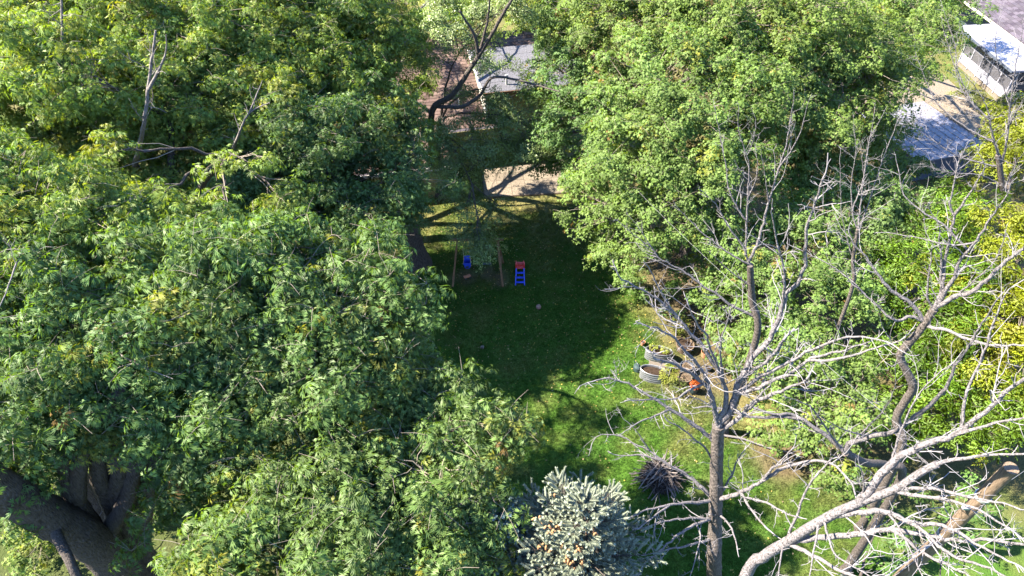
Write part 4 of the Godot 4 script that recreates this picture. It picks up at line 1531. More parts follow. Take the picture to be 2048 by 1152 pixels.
func build_trees() -> void:
	var t: Node3D
	t = leafy("silver_maple", "old silver maple with massive forked trunk showing at lower left", "silver maples", Vector3(-11.60, 0, -9.60), 3.4, 0.62, "silver", 1.05, Color(0.98, 0.97, 0.9), 0.03, 0, [-11.37,12.32,-11.00,2.20,1.50,1.80, -10.12,12.73,-11.41,2.20,1.50,2.00, -8.68,12.13,-11.03,2.20,1.50,2.00, -10.75,11.50,-10.19,1.80,1.10,1.40, -9.44,11.11,-10.52,1.80,1.10,1.30, -7.53,11.37,-10.76,2.00,1.40,1.70, -7.43,10.46,-9.98,1.60,1.20,1.40, -6.59,10.77,-10.64,2.00,1.40,1.80, -11.31,11.19,-9.44,1.00,0.90,0.90, -13.21,11.28,-10.84,2.00,1.60,2.00, -7.67,9.35,-9.33,1.50,1.00,1.30, -10.87,10.84,-9.15,1.10,0.80,1.00, -9.47,11.33,-9.48,0.90,0.60,0.80, -8.62,10.08,-9.97,0.90,0.70,0.80, -11.44,10.33,-8.71,0.60,0.60,0.60, -10.02,12.09,-9.24,1.00,0.70,0.90, -9.01,12.04,-9.34,1.20,0.80,1.10, -8.27,11.44,-9.67,1.20,0.80,1.10, -10.31,12.55,-9.21,1.40,1.00,1.30, -7.90,8.20,-8.79,1.30,0.90,1.10])
	great_limbs(t)
	stem(t, 0.033, 0.007, [Vector3(-11.16, 14.09, -12.86), Vector3(-10.48, 14.66, -11.42), Vector3(-10.34, 14.45, -10.39), Vector3(-10.41, 14.22, -9.76)])
	stem(t, 0.033, 0.007, [Vector3(-9.82, 11.84, -10.97), Vector3(-8.59, 13.14, -10.38), Vector3(-7.91, 13.39, -10.51), Vector3(-6.87, 13.57, -10.79)])
	stem(t, 0.033, 0.007, [Vector3(-9.28, 12.10, -11.05), Vector3(-8.31, 12.94, -10.05), Vector3(-7.65, 12.92, -9.71), Vector3(-7.17, 12.79, -9.59)])
	leafy("silver_maple", "low spreading silver maple overhanging the lawn edge at bottom centre left", "silver maples", Vector3(-4.60, 0, -5.40), 4.0, 0.42, "silver", 1.1, Color(1.1, 1.0, 0.85), 0.06, 0, [-5.64,10.73,-10.68,2.20,1.50,2.00, -4.00,10.33,-10.68,2.20,1.50,2.00, -3.24,10.26,-10.89,1.60,1.20,1.50, -1.50,10.31,-10.25,1.70,1.10,1.40, -0.58,10.44,-9.85,1.00,0.80,1.00, -0.47,10.53,-10.37,0.70,0.60,0.70, -5.32,10.37,-9.07,2.00,1.40,1.70, -3.67,10.37,-8.81,2.20,1.40,1.80, -1.99,10.26,-8.88,1.80,1.20,1.50, -0.95,10.35,-8.82,1.10,1.00,1.20, -0.70,10.44,-8.26,0.80,0.80,0.90, -5.05,10.01,-7.66,1.80,1.30,1.50, -3.43,10.21,-7.33,2.00,1.30,1.50, -2.04,9.66,-7.74,1.70,1.20,1.40, -1.17,9.55,-7.92,0.90,1.00,1.00, -6.51,9.51,-7.35,1.60,1.10,1.30, -4.31,10.01,-6.35,2.00,1.30,1.40, -2.36,9.41,-6.52,1.90,1.30,1.40, -1.02,9.60,-7.20,0.80,0.90,0.80, -6.66,9.64,-6.95,1.00,0.80,0.90])
	t = leafy("silver_maple", "broad silver maple shading the lawn beside the swing set from the left", "silver maples", Vector3(-5.40, 0, -11.80), 4.5, 0.4, "silver", 1.05, Color(1.05, 1.0, 0.88), 0.04, 0, [-5.29,11.57,-14.13,1.80,1.40,1.80, -4.17,11.46,-12.70,1.50,1.20,1.60, -3.24,11.15,-11.76,1.30,1.00,1.40, -4.44,12.12,-12.02,2.20,1.50,2.00, -5.65,12.68,-12.50,2.20,1.60,2.00, -6.88,12.88,-11.93,2.20,1.60,2.00, -5.52,11.97,-11.33,2.20,1.40,2.00, -4.19,11.42,-11.36,1.90,1.30,1.70, -8.22,12.92,-12.41,2.00,1.50,2.00, -5.62,12.46,-13.71,1.60,1.20,1.60, -6.59,11.97,-11.33,1.90,1.40,1.70, -3.78,10.91,-11.00,1.40,1.10,1.40])
	stem(t, 0.026, 0.005, [Vector3(-6.29, 11.96, -14.95), Vector3(-5.41, 12.95, -13.82), Vector3(-4.60, 13.02, -13.63), Vector3(-4.01, 13.09, -13.61)])
	stem(t, 0.026, 0.005, [Vector3(-8.15, 12.17, -14.90), Vector3(-7.01, 13.28, -13.90), Vector3(-6.30, 13.68, -14.00)])
	leafy("silver_maple", "silver maple with thick dark buttressed trunk standing behind the swing set", "silver maples", Vector3(-5.10, 0, -28.60), 4.2, 0.55, "silver", 1.0, Color(1.0, 0.96, 0.95), 0.05, 0, [-6.73,9.79,-25.91,2.60,1.80,2.60, -5.52,8.43,-28.15,1.70,1.70,2.20, -8.09,8.04,-24.84,2.50,1.70,2.40, -5.39,7.98,-25.12,2.40,1.60,2.20, -4.33,8.61,-24.70,1.10,1.30,1.50, -6.35,7.97,-22.08,2.00,1.40,1.90, -4.68,7.06,-23.69,1.20,1.20,1.40, -7.60,7.37,-21.90,1.90,1.40,1.90, -5.27,7.82,-22.63,1.50,1.30,1.60, -8.14,10.73,-23.79,2.40,1.70,2.20, -9.30,9.72,-22.91,2.20,1.50,2.00, -8.86,7.97,-21.11,2.00,1.40,1.90, -10.51,8.92,-22.40,2.00,1.50,1.90])
	t = leafy("silver_maple", "yellow tipped silver maple with grey upright stems at upper left", "silver maples", Vector3(-13.40, 0, -20.50), 5, 0.42, "silver", 0.9, Color(1.5, 1.3, 0.95), 0.12, 0, [-14.61,14.39,-21.45,2.40,1.80,2.40, -13.26,12.83,-24.06,2.40,1.70,2.30, -13.20,11.28,-23.96,2.20,1.60,2.00, -15.81,11.68,-23.79,2.20,1.60,2.00, -10.71,10.28,-25.01,2.20,1.60,2.00, -15.15,13.24,-26.76,2.40,1.70,2.30, -12.30,12.28,-26.15,2.20,1.60,2.20, -10.61,11.48,-27.94,2.20,1.60,2.20, -11.17,11.63,-24.48,2.40,1.70,2.20, -15.22,10.63,-23.22,2.40,1.70,2.20, -12.57,9.63,-23.42,2.40,1.70,2.10, -16.85,10.72,-21.65,2.10,1.50,2.00, -10.16,9.88,-23.39,2.20,1.60,2.00, -14.01,8.32,-21.92,2.20,1.50,1.90, -11.15,8.12,-21.87,2.10,1.50,1.90, -8.83,8.52,-22.30,2.00,1.50,1.90, -8.44,11.99,-16.55,1.00,0.70,0.90, -7.18,11.43,-18.12,0.80,0.60,0.80, -8.05,12.59,-18.32,0.90,0.70,0.90, -10.38,12.38,-16.24,0.90,0.70,0.90, -11.64,13.38,-17.58,1.00,0.70,0.90])
	stem(t, 0.104, 0.032, [Vector3(-14.04, 10.16, -22.21), Vector3(-12.10, 12.66, -20.28), Vector3(-11.31, 14.48, -20.53), Vector3(-10.73, 15.83, -20.69)])
	stem(t, 0.058, 0.013, [Vector3(-11.45, 14.05, -20.37), Vector3(-10.60, 15.14, -20.48), Vector3(-10.33, 15.79, -20.41)])
	stem(t, 0.098, 0.023, [Vector3(-15.79, 12.05, -22.14), Vector3(-14.53, 14.03, -21.12), Vector3(-13.89, 15.62, -21.21), Vector3(-13.41, 16.82, -21.21)])
	stem(t, 0.072, 0.013, [Vector3(-10.20, 10.84, -22.14), Vector3(-9.29, 12.12, -20.81), Vector3(-8.58, 13.11, -20.68), Vector3(-7.84, 13.46, -20.68)])
	stem(t, 0.039, 0.009, [Vector3(-8.58, 13.11, -20.68), Vector3(-8.00, 14.11, -20.94)])
	leafy("silver_maple", "silver maple filling the left edge midway up the picture", "silver maples", Vector3(-15.50, 0, -13.50), 5, 0.42, "silver", 0.95, Color(1.3, 1.18, 0.9), 0.08, 0, [-12.25,13.92,-13.88,2.00,1.50,1.90, -11.08,13.72,-14.37,2.10,1.50,1.90, -11.30,13.32,-12.68,2.00,1.50,1.80, -10.15,12.92,-13.55,2.00,1.50,1.80, -13.08,13.32,-12.87,2.00,1.50,1.80, -13.99,13.92,-14.97,2.00,1.50,2.00])
	t = leafy("silver_maple", "tall golden tipped silver maple left of the brown house roof", "silver maples", Vector3(-9.00, 0, -30.50), 5, 0.42, "silver", 0.9, Color(1.6, 1.35, 0.8), 0.2, 0, [-8.65,11.59,-28.69,2.60,1.80,2.50, -6.69,11.14,-30.80,2.40,1.90,2.40, -5.91,9.52,-31.20,1.30,1.50,1.80, -4.83,6.95,-34.91,1.00,1.00,1.20, -6.00,6.50,-40.45,1.10,1.10,1.30, -5.00,8.26,-30.39,1.20,1.20,1.40, -4.85,6.15,-30.52,1.10,1.00,1.20, -5.97,6.86,-43.39,1.00,1.20,1.30, -9.34,10.99,-25.75,2.60,1.80,2.50, -7.30,10.04,-28.11,2.40,1.70,2.20, -5.32,11.12,-32.60,1.30,1.50,1.70, -10.12,12.19,-28.30,2.60,1.80,2.50])
	stem(t, 0.130, 0.054, [Vector3(-6.06, 7.72, -35.70), Vector3(-5.70, 10.32, -34.01), Vector3(-5.62, 12.29, -33.25), Vector3(-5.68, 13.10, -33.52)])
	stem(t, 0.130, 0.068, [Vector3(-6.82, 2.98, -35.36), Vector3(-6.36, 5.63, -34.04), Vector3(-6.17, 7.86, -34.18)])
	leafy("silver_maple", "silver maple at the far top left corner", "silver maples", Vector3(-19.50, 0, -33.00), 5, 0.4, "silver", 0.75, Color(1.5, 1.3, 0.95), 0.14, 0, [-18.78,14.01,-27.28,3.00,2.20,3.00, -15.33,13.81,-26.78,3.00,2.20,3.00, -18.28,14.10,-22.48,3.00,2.00,3.00, -12.53,13.26,-27.72,3.00,2.10,3.00, -17.92,12.59,-22.97,2.60,1.80,2.60, -17.34,12.79,-26.86,2.60,1.80,2.60])
	leafy("silver_maple", "distant silver maple along the top edge left of the dark bare trunk", "silver maples", Vector3(-11.00, 0, -31.00), 5, 0.4, "silver", 0.7, Color(1.5, 1.3, 0.95), 0.12, 0, [-4.03,7.68,-45.88,2.00,1.60,2.00, -2.68,8.68,-45.71,2.00,1.60,2.00, -10.56,13.57,-29.63,3.20,2.30,3.00, -8.20,12.61,-31.71,3.00,2.20,3.00, -12.68,14.16,-30.26,3.20,2.30,3.00, -6.20,11.79,-32.71,2.00,1.80,2.20])
	elm_leader(leafy("elm_tree", "open crowned leaning elm in front of the brown roofed house", "", Vector3(-4.55, 0, -35.20), 5.6, 0.26, "elm", 1.3, Color(1.3, 1.25, 1.0), 0.02, 1, [-0.37,5.11,-32.30,1.90,1.10,1.30, -2.26,3.44,-26.29,1.20,0.80,1.10, -0.62,6.24,-31.76,1.20,0.80,1.10, -1.95,6.64,-30.40,1.00,0.80,1.00, 0.53,7.20,-31.92,1.20,0.90,1.10, 0.96,5.80,-30.63,1.20,0.90,1.10, -0.97,5.84,-30.08,1.30,0.80,1.10, -3.09,6.24,-30.36,1.00,0.80,1.00, -0.35,7.73,-31.94,0.90,0.60,0.80, -2.74,11.51,-31.63,1.30,1.10,1.30, 0.37,12.51,-32.64,1.40,1.10,1.30, -2.29,10.04,-32.86,1.00,0.80,1.00, -0.94,9.73,-31.84,0.80,0.60,0.80, -0.11,4.24,-33.25,1.50,0.80,1.10, 0.16,4.64,-32.58,1.40,0.80,1.20, -3.40,5.15,-30.26,1.30,1.00,1.20, -2.22,4.95,-32.06,1.50,1.00,1.20, 0.96,5.55,-33.10,1.50,1.00,1.30, -1.92,4.44,-30.67,1.10,0.80,1.00, -2.89,4.20,-29.43,1.20,0.90,1.10, -2.29,4.04,-27.49,1.30,0.80,1.20, -1.52,3.84,-26.16,1.30,0.80,1.20, -0.60,3.59,-28.55,1.10,0.70,1.10, -2.64,7.59,-32.48,1.20,0.90,1.00, -1.13,6.68,-32.08,1.00,0.70,0.90, -3.58,7.00,-31.00,1.10,0.90,1.10, -1.85,10.81,-34.66,1.50,1.30,1.40, -0.59,11.46,-34.24,1.50,1.20,1.40, -3.34,11.02,-34.78,1.50,1.30,1.50, 1.25,7.09,-35.22,0.90,0.70,0.90, -4.35,9.51,-33.51,1.20,1.10,1.20, -1.49,3.68,-25.04,0.80,0.50,0.80]))
	leafy("maple_tree", "bright green maple hiding the right end of the house", "maples", Vector3(7.40, 0, -37.50), 3.2, 0.3, "maple", 1.0, Color(0.85, 0.95, 0.9), 0.02, 0, [3.17,8.69,-33.00,2.20,1.80,2.20, 3.37,7.08,-30.85,2.00,1.60,2.00, 4.97,8.39,-30.90,2.40,1.80,2.40, 2.55,9.59,-36.48,1.70,1.80,2.20, 3.98,10.14,-35.08,2.20,1.90,2.40, 3.22,5.02,-30.48,1.50,1.30,1.60, 5.25,6.28,-29.35,2.00,1.60,2.00, 2.01,5.95,-32.91,0.90,1.00,1.20, 2.03,7.15,-34.50,0.90,1.00,1.20, 1.67,7.75,-36.26,0.80,1.00,1.10, 1.90,4.75,-32.39,1.00,1.00,1.20, 2.05,3.80,-31.93,1.00,0.90,1.10, 1.37,5.04,-32.94,0.70,0.80,0.90])
	leafy("maple_tree", "large sunlit maple leaning over the right side of the lawn", "maples", Vector3(9.60, 0, -29.40), 3.5, 0.36, "maple", 1.0, Color(1.08, 1.06, 0.85), 0.03, 0, [5.80,11.19,-27.61,2.40,1.80,2.40, 8.05,11.59,-28.69,2.40,1.80,2.40, 5.17,9.63,-26.19,2.20,1.70,2.20, 7.02,10.43,-25.55,2.40,1.70,2.30, 8.91,10.63,-26.02,2.30,1.70,2.30, 4.97,7.32,-25.95,2.00,1.50,2.00, 6.83,8.28,-24.84,2.20,1.60,2.10, 8.55,8.88,-24.65,2.20,1.60,2.10, 4.56,4.82,-26.03,1.60,1.30,1.60, 6.41,6.12,-24.26,2.00,1.50,1.90, 7.94,6.73,-23.80,1.90,1.50,1.90, 4.42,3.35,-25.63,1.20,1.00,1.30, 6.06,3.86,-24.27,1.50,1.20,1.50, 3.57,4.75,-28.17,1.20,1.00,1.30])
	leafy("maple_tree", "wide light green maple along the top edge right of centre", "maples", Vector3(12.00, 0, -43.00), 4, 0.36, "maple", 0.8, Color(1.2, 1.1, 0.8), 0.04, 0, [4.93,11.55,-33.34,3.00,2.10,3.00, 7.37,12.41,-31.65,3.00,2.20,3.00, 9.79,12.41,-30.46,3.00,2.20,3.00, 12.61,12.41,-31.05,3.00,2.20,3.00, 11.04,11.10,-29.82,2.80,2.00,2.80, 2.00,11.10,-37.35,2.60,2.00,2.60])
	leafy("maple_tree", "rounded light green maple between the lawn trees and the pale shed", "maples", Vector3(17.80, 0, -36.50), 3.5, 0.34, "maple", 0.9, Color(1.15, 1.08, 0.82), 0.03, 0, [11.72,10.34,-28.44,2.60,1.90,2.60, 14.67,10.50,-30.13,2.80,2.00,2.80, 17.59,10.50,-32.35,2.60,2.00,2.60, 13.43,8.59,-28.09,2.60,1.80,2.50, 16.34,8.99,-30.22,2.60,1.80,2.50, 11.67,8.04,-27.73,2.20,1.70,2.20, 16.15,6.88,-29.74,2.10,1.60,2.00, 19.00,8.68,-33.02,2.00,1.60,2.00, 21.53,9.68,-36.26,1.80,1.60,2.00, 13.72,6.12,-28.25,2.00,1.50,2.00, 17.75,6.06,-30.67,1.20,1.20,1.30])
	leafy("maple_tree", "dark leafed maple behind the pale shed near the top right corner", "maples", Vector3(27.00, 0, -56.00), 4, 0.34, "maple", 0.65, Color(0.95, 1.0, 0.8), 0.03, 0, [17.77,10.51,-37.56,3.00,2.20,3.00, 21.02,10.51,-38.30,3.00,2.20,3.00, 25.63,9.19,-43.75,2.00,1.80,2.20, 28.27,6.32,-45.59,1.80,1.50,1.90, 27.58,4.87,-44.23,1.70,1.40,1.80, 31.92,6.32,-49.69,1.80,1.50,1.90, 13.86,11.51,-36.90,3.00,2.20,3.00])
	leafy("yellow_tree", "glowing yellow green tree in the far front garden behind the flat roof", "", Vector3(2.60, 0, -55.00), 3, 0.25, "maple", 0.7, Color(1.9, 1.45, 0.5), 0.3, 0, [0.91,6.48,-49.26,2.00,1.60,2.00, -1.55,6.68,-50.15,2.00,1.60,2.00, 2.51,7.28,-46.55,2.00,1.60,2.00, 1.83,4.82,-49.49,1.40,1.30,1.50])
	leafy("boxelder", "leafy boxelder behind the dead grey tree at centre right", "boxelders behind the dead trees", Vector3(12.60, 0, -24.20), 2.4, 0.2, "maple", 1.05, Color(1.05, 1.06, 0.85), 0.04, 0, [10.04,5.97,-23.05,1.90,1.40,1.80, 12.10,6.52,-24.07,2.00,1.50,1.90, 10.90,5.41,-21.13,1.90,1.30,1.70, 13.11,5.77,-21.97,1.90,1.40,1.80, 9.79,4.06,-22.02,1.60,1.20,1.50, 8.98,4.11,-23.29,1.30,1.10,1.30, 11.47,4.62,-19.62,1.80,1.30,1.60, 13.33,4.82,-19.99,1.80,1.30,1.60, 10.49,3.50,-20.16,1.60,1.10,1.40, 9.39,2.55,-21.72,1.20,1.00,1.20])
	leafy("boxelder", "boxelder thicket under the pale dead branches right of the planters", "boxelders behind the dead trees", Vector3(12.80, 0, -17.60), 1.6, 0.16, "maple", 1.1, Color(1.12, 1.08, 0.82), 0.05, 0, [10.13,3.91,-17.12,1.50,1.10,1.40, 11.86,4.46,-17.13,1.60,1.20,1.50, 12.18,3.91,-15.48,1.60,1.10,1.40, 10.70,3.15,-15.83,1.50,1.00,1.30, 13.09,4.70,-16.68,1.40,1.10,1.30, 11.67,2.59,-14.89,1.40,0.90,1.10, 9.59,2.59,-18.23,1.10,0.90,1.10, 10.04,1.89,-16.31,0.90,0.70,0.90, 9.61,2.55,-19.92,1.20,1.00,1.20])
	leafy("boxelder", "boxelder below the pale shed with silvery green leaves", "boxelders behind the dead trees", Vector3(19.80, 0, -30.50), 2.4, 0.2, "maple", 1.0, Color(1.0, 1.02, 0.95), 0.03, 0, [15.79,5.77,-27.09,1.90,1.40,1.80, 16.97,5.57,-25.77,2.00,1.40,1.80, 14.22,5.82,-26.61,1.60,1.30,1.60, 16.41,4.62,-24.06,1.90,1.30,1.70, 19.40,4.86,-27.59,1.70,1.20,1.60, 18.36,4.75,-30.42,1.30,1.00,1.30, 20.78,4.91,-35.38,1.50,1.10,1.50, 20.72,4.11,-33.48,1.40,1.10,1.40, 20.57,3.91,-31.27,1.50,1.10,1.40, 22.61,3.35,-32.38,1.40,1.00,1.30])
	leafy("ash_tree", "vivid yellow green ash under the bare grey limbs at right", "ash trees at the right edge", Vector3(18.80, 0, -25.50), 2.4, 0.22, "ash", 1.15, Color(1.0, 1.2, 0.6), 0.03, 0, [16.53,5.02,-21.58,1.80,1.30,1.70, 18.66,5.37,-23.82,1.90,1.40,1.80, 18.32,5.21,-20.74,1.80,1.30,1.70, 15.70,4.30,-19.94,1.50,1.10,1.40, 16.94,4.66,-19.02,1.70,1.20,1.60, 15.56,4.30,-17.77,1.50,1.10,1.40, 21.23,5.26,-25.81,1.60,1.20,1.60, 20.69,4.50,-28.53,1.40,1.10,1.40])
	leafy("ash_tree", "golden yellow ash at the right edge of the yard", "ash trees at the right edge", Vector3(23.60, 0, -24.40), 2.4, 0.22, "ash", 1.1, Color(1.9, 1.5, 0.35), 0.25, 0, [19.63,5.62,-20.90,1.80,1.30,1.70, 19.39,5.41,-18.82,1.80,1.30,1.70, 18.19,4.70,-18.44,1.50,1.10,1.50, 21.40,5.82,-23.25,1.80,1.30,1.70, 18.56,4.86,-16.78,1.60,1.20,1.50, 23.89,5.82,-28.74,1.60,1.30,1.60, 25.85,6.41,-31.54,1.60,1.30,1.60])
	leafy("ash_tree", "ash sapling thicket above the utility pole at right", "ash trees at the right edge", Vector3(17.40, 0, -17.60), 1.6, 0.15, "ash", 1.1, Color(1.05, 1.18, 0.6), 0.04, 0, [16.18,3.91,-17.12,1.50,1.10,1.40, 17.28,4.11,-16.47,1.50,1.10,1.40, 15.38,3.35,-15.67,1.40,1.00,1.20, 16.76,3.20,-15.34,1.30,0.90,1.20, 18.21,3.95,-15.67,1.40,1.00,1.30, 14.19,3.35,-15.90,1.20,1.00,1.20])
	leafy("understory_shrub", "dark green undergrowth below the forked maple at lower left", "undergrowth on the left", Vector3(-12.50, 0, -11.50), 0.6, 0.06, "maple", 1.0, Color(1.0, 1.0, 0.7), 0.2, 0, [-16.59,1.24,-11.55,1.40,0.80,1.20, -16.17,1.04,-13.78,1.30,0.80,1.20, -15.14,1.04,-15.28,1.40,0.80,1.30, -18.15,1.20,-14.52,1.40,0.90,1.30, -13.40,0.89,-13.66,1.30,0.70,1.20, -17.88,1.24,-12.67,1.20,0.80,1.10, -13.54,1.24,-15.83,1.30,0.80,1.20])
	leafy("lilac_shrub", "dark leafed shrub under the leaning dead trunk at lower right", "shrubs along the right fence", Vector3(12.20, 0, -11.20), 0.6, 0.06, "maple", 1.1, Color(0.8, 0.9, 0.75), 0.02, 0, [12.90,1.64,-13.42,1.10,0.80,1.00, 12.30,1.29,-14.47,0.90,0.70,0.90, 14.19,1.84,-14.11,1.00,0.80,1.00, 13.18,1.29,-12.45,1.00,0.70,0.90])
	t = leafy("lilac_shrub", "broad leafed shrub at the foot of the utility pole", "shrubs along the right fence", Vector3(13.40, 0, -8.40), 0.6, 0.06, "maple", 1.1, Color(0.75, 0.88, 0.75), 0.02, 0, [12.44,1.09,-11.27,1.00,0.70,0.90, 13.90,1.44,-11.81,1.00,0.80,0.90, 15.46,1.44,-12.55,1.00,0.80,1.00, 16.71,1.84,-13.30,1.10,0.80,1.00])
	stem(t, 0.026, 0.005, [Vector3(-6.29, 11.96, -14.95), Vector3(-5.41, 12.95, -13.82), Vector3(-4.60, 13.02, -13.63), Vector3(-4.01, 13.09, -13.61)])
	stem(t, 0.026, 0.005, [Vector3(-8.15, 12.17, -14.90), Vector3(-7.01, 13.28, -13.90), Vector3(-6.30, 13.68, -14.00)])
	leafy("lilac_shrub", "shaded shrub behind the planters under the maple", "shrubs along the right fence", Vector3(10.60, 0, -25.60), 0.6, 0.06, "maple", 1.05, Color(0.85, 0.95, 0.8), 0.02, 0, [7.70,1.19,-24.82,1.10,0.90,1.00, 9.00,1.39,-24.25,1.10,0.90,1.00, 8.81,1.75,-26.04,1.20,1.00,1.20, 9.52,1.24,-21.14,1.00,0.80,1.00])
	leafy("lilac_shrub", "shrub beside the yellow flowers below the screened porch", "shrubs along the right fence", Vector3(30.50, 0, -42.50), 0.6, 0.06, "ash", 0.9, Color(1.6, 1.4, 0.5), 0.25, 0, [32.66,1.15,-43.04,1.40,1.00,1.40, 34.84,1.35,-44.10,1.40,1.00,1.40, 32.57,0.89,-46.14,1.20,0.70,1.20, 32.30,1.55,-39.00,1.40,1.00,1.40])


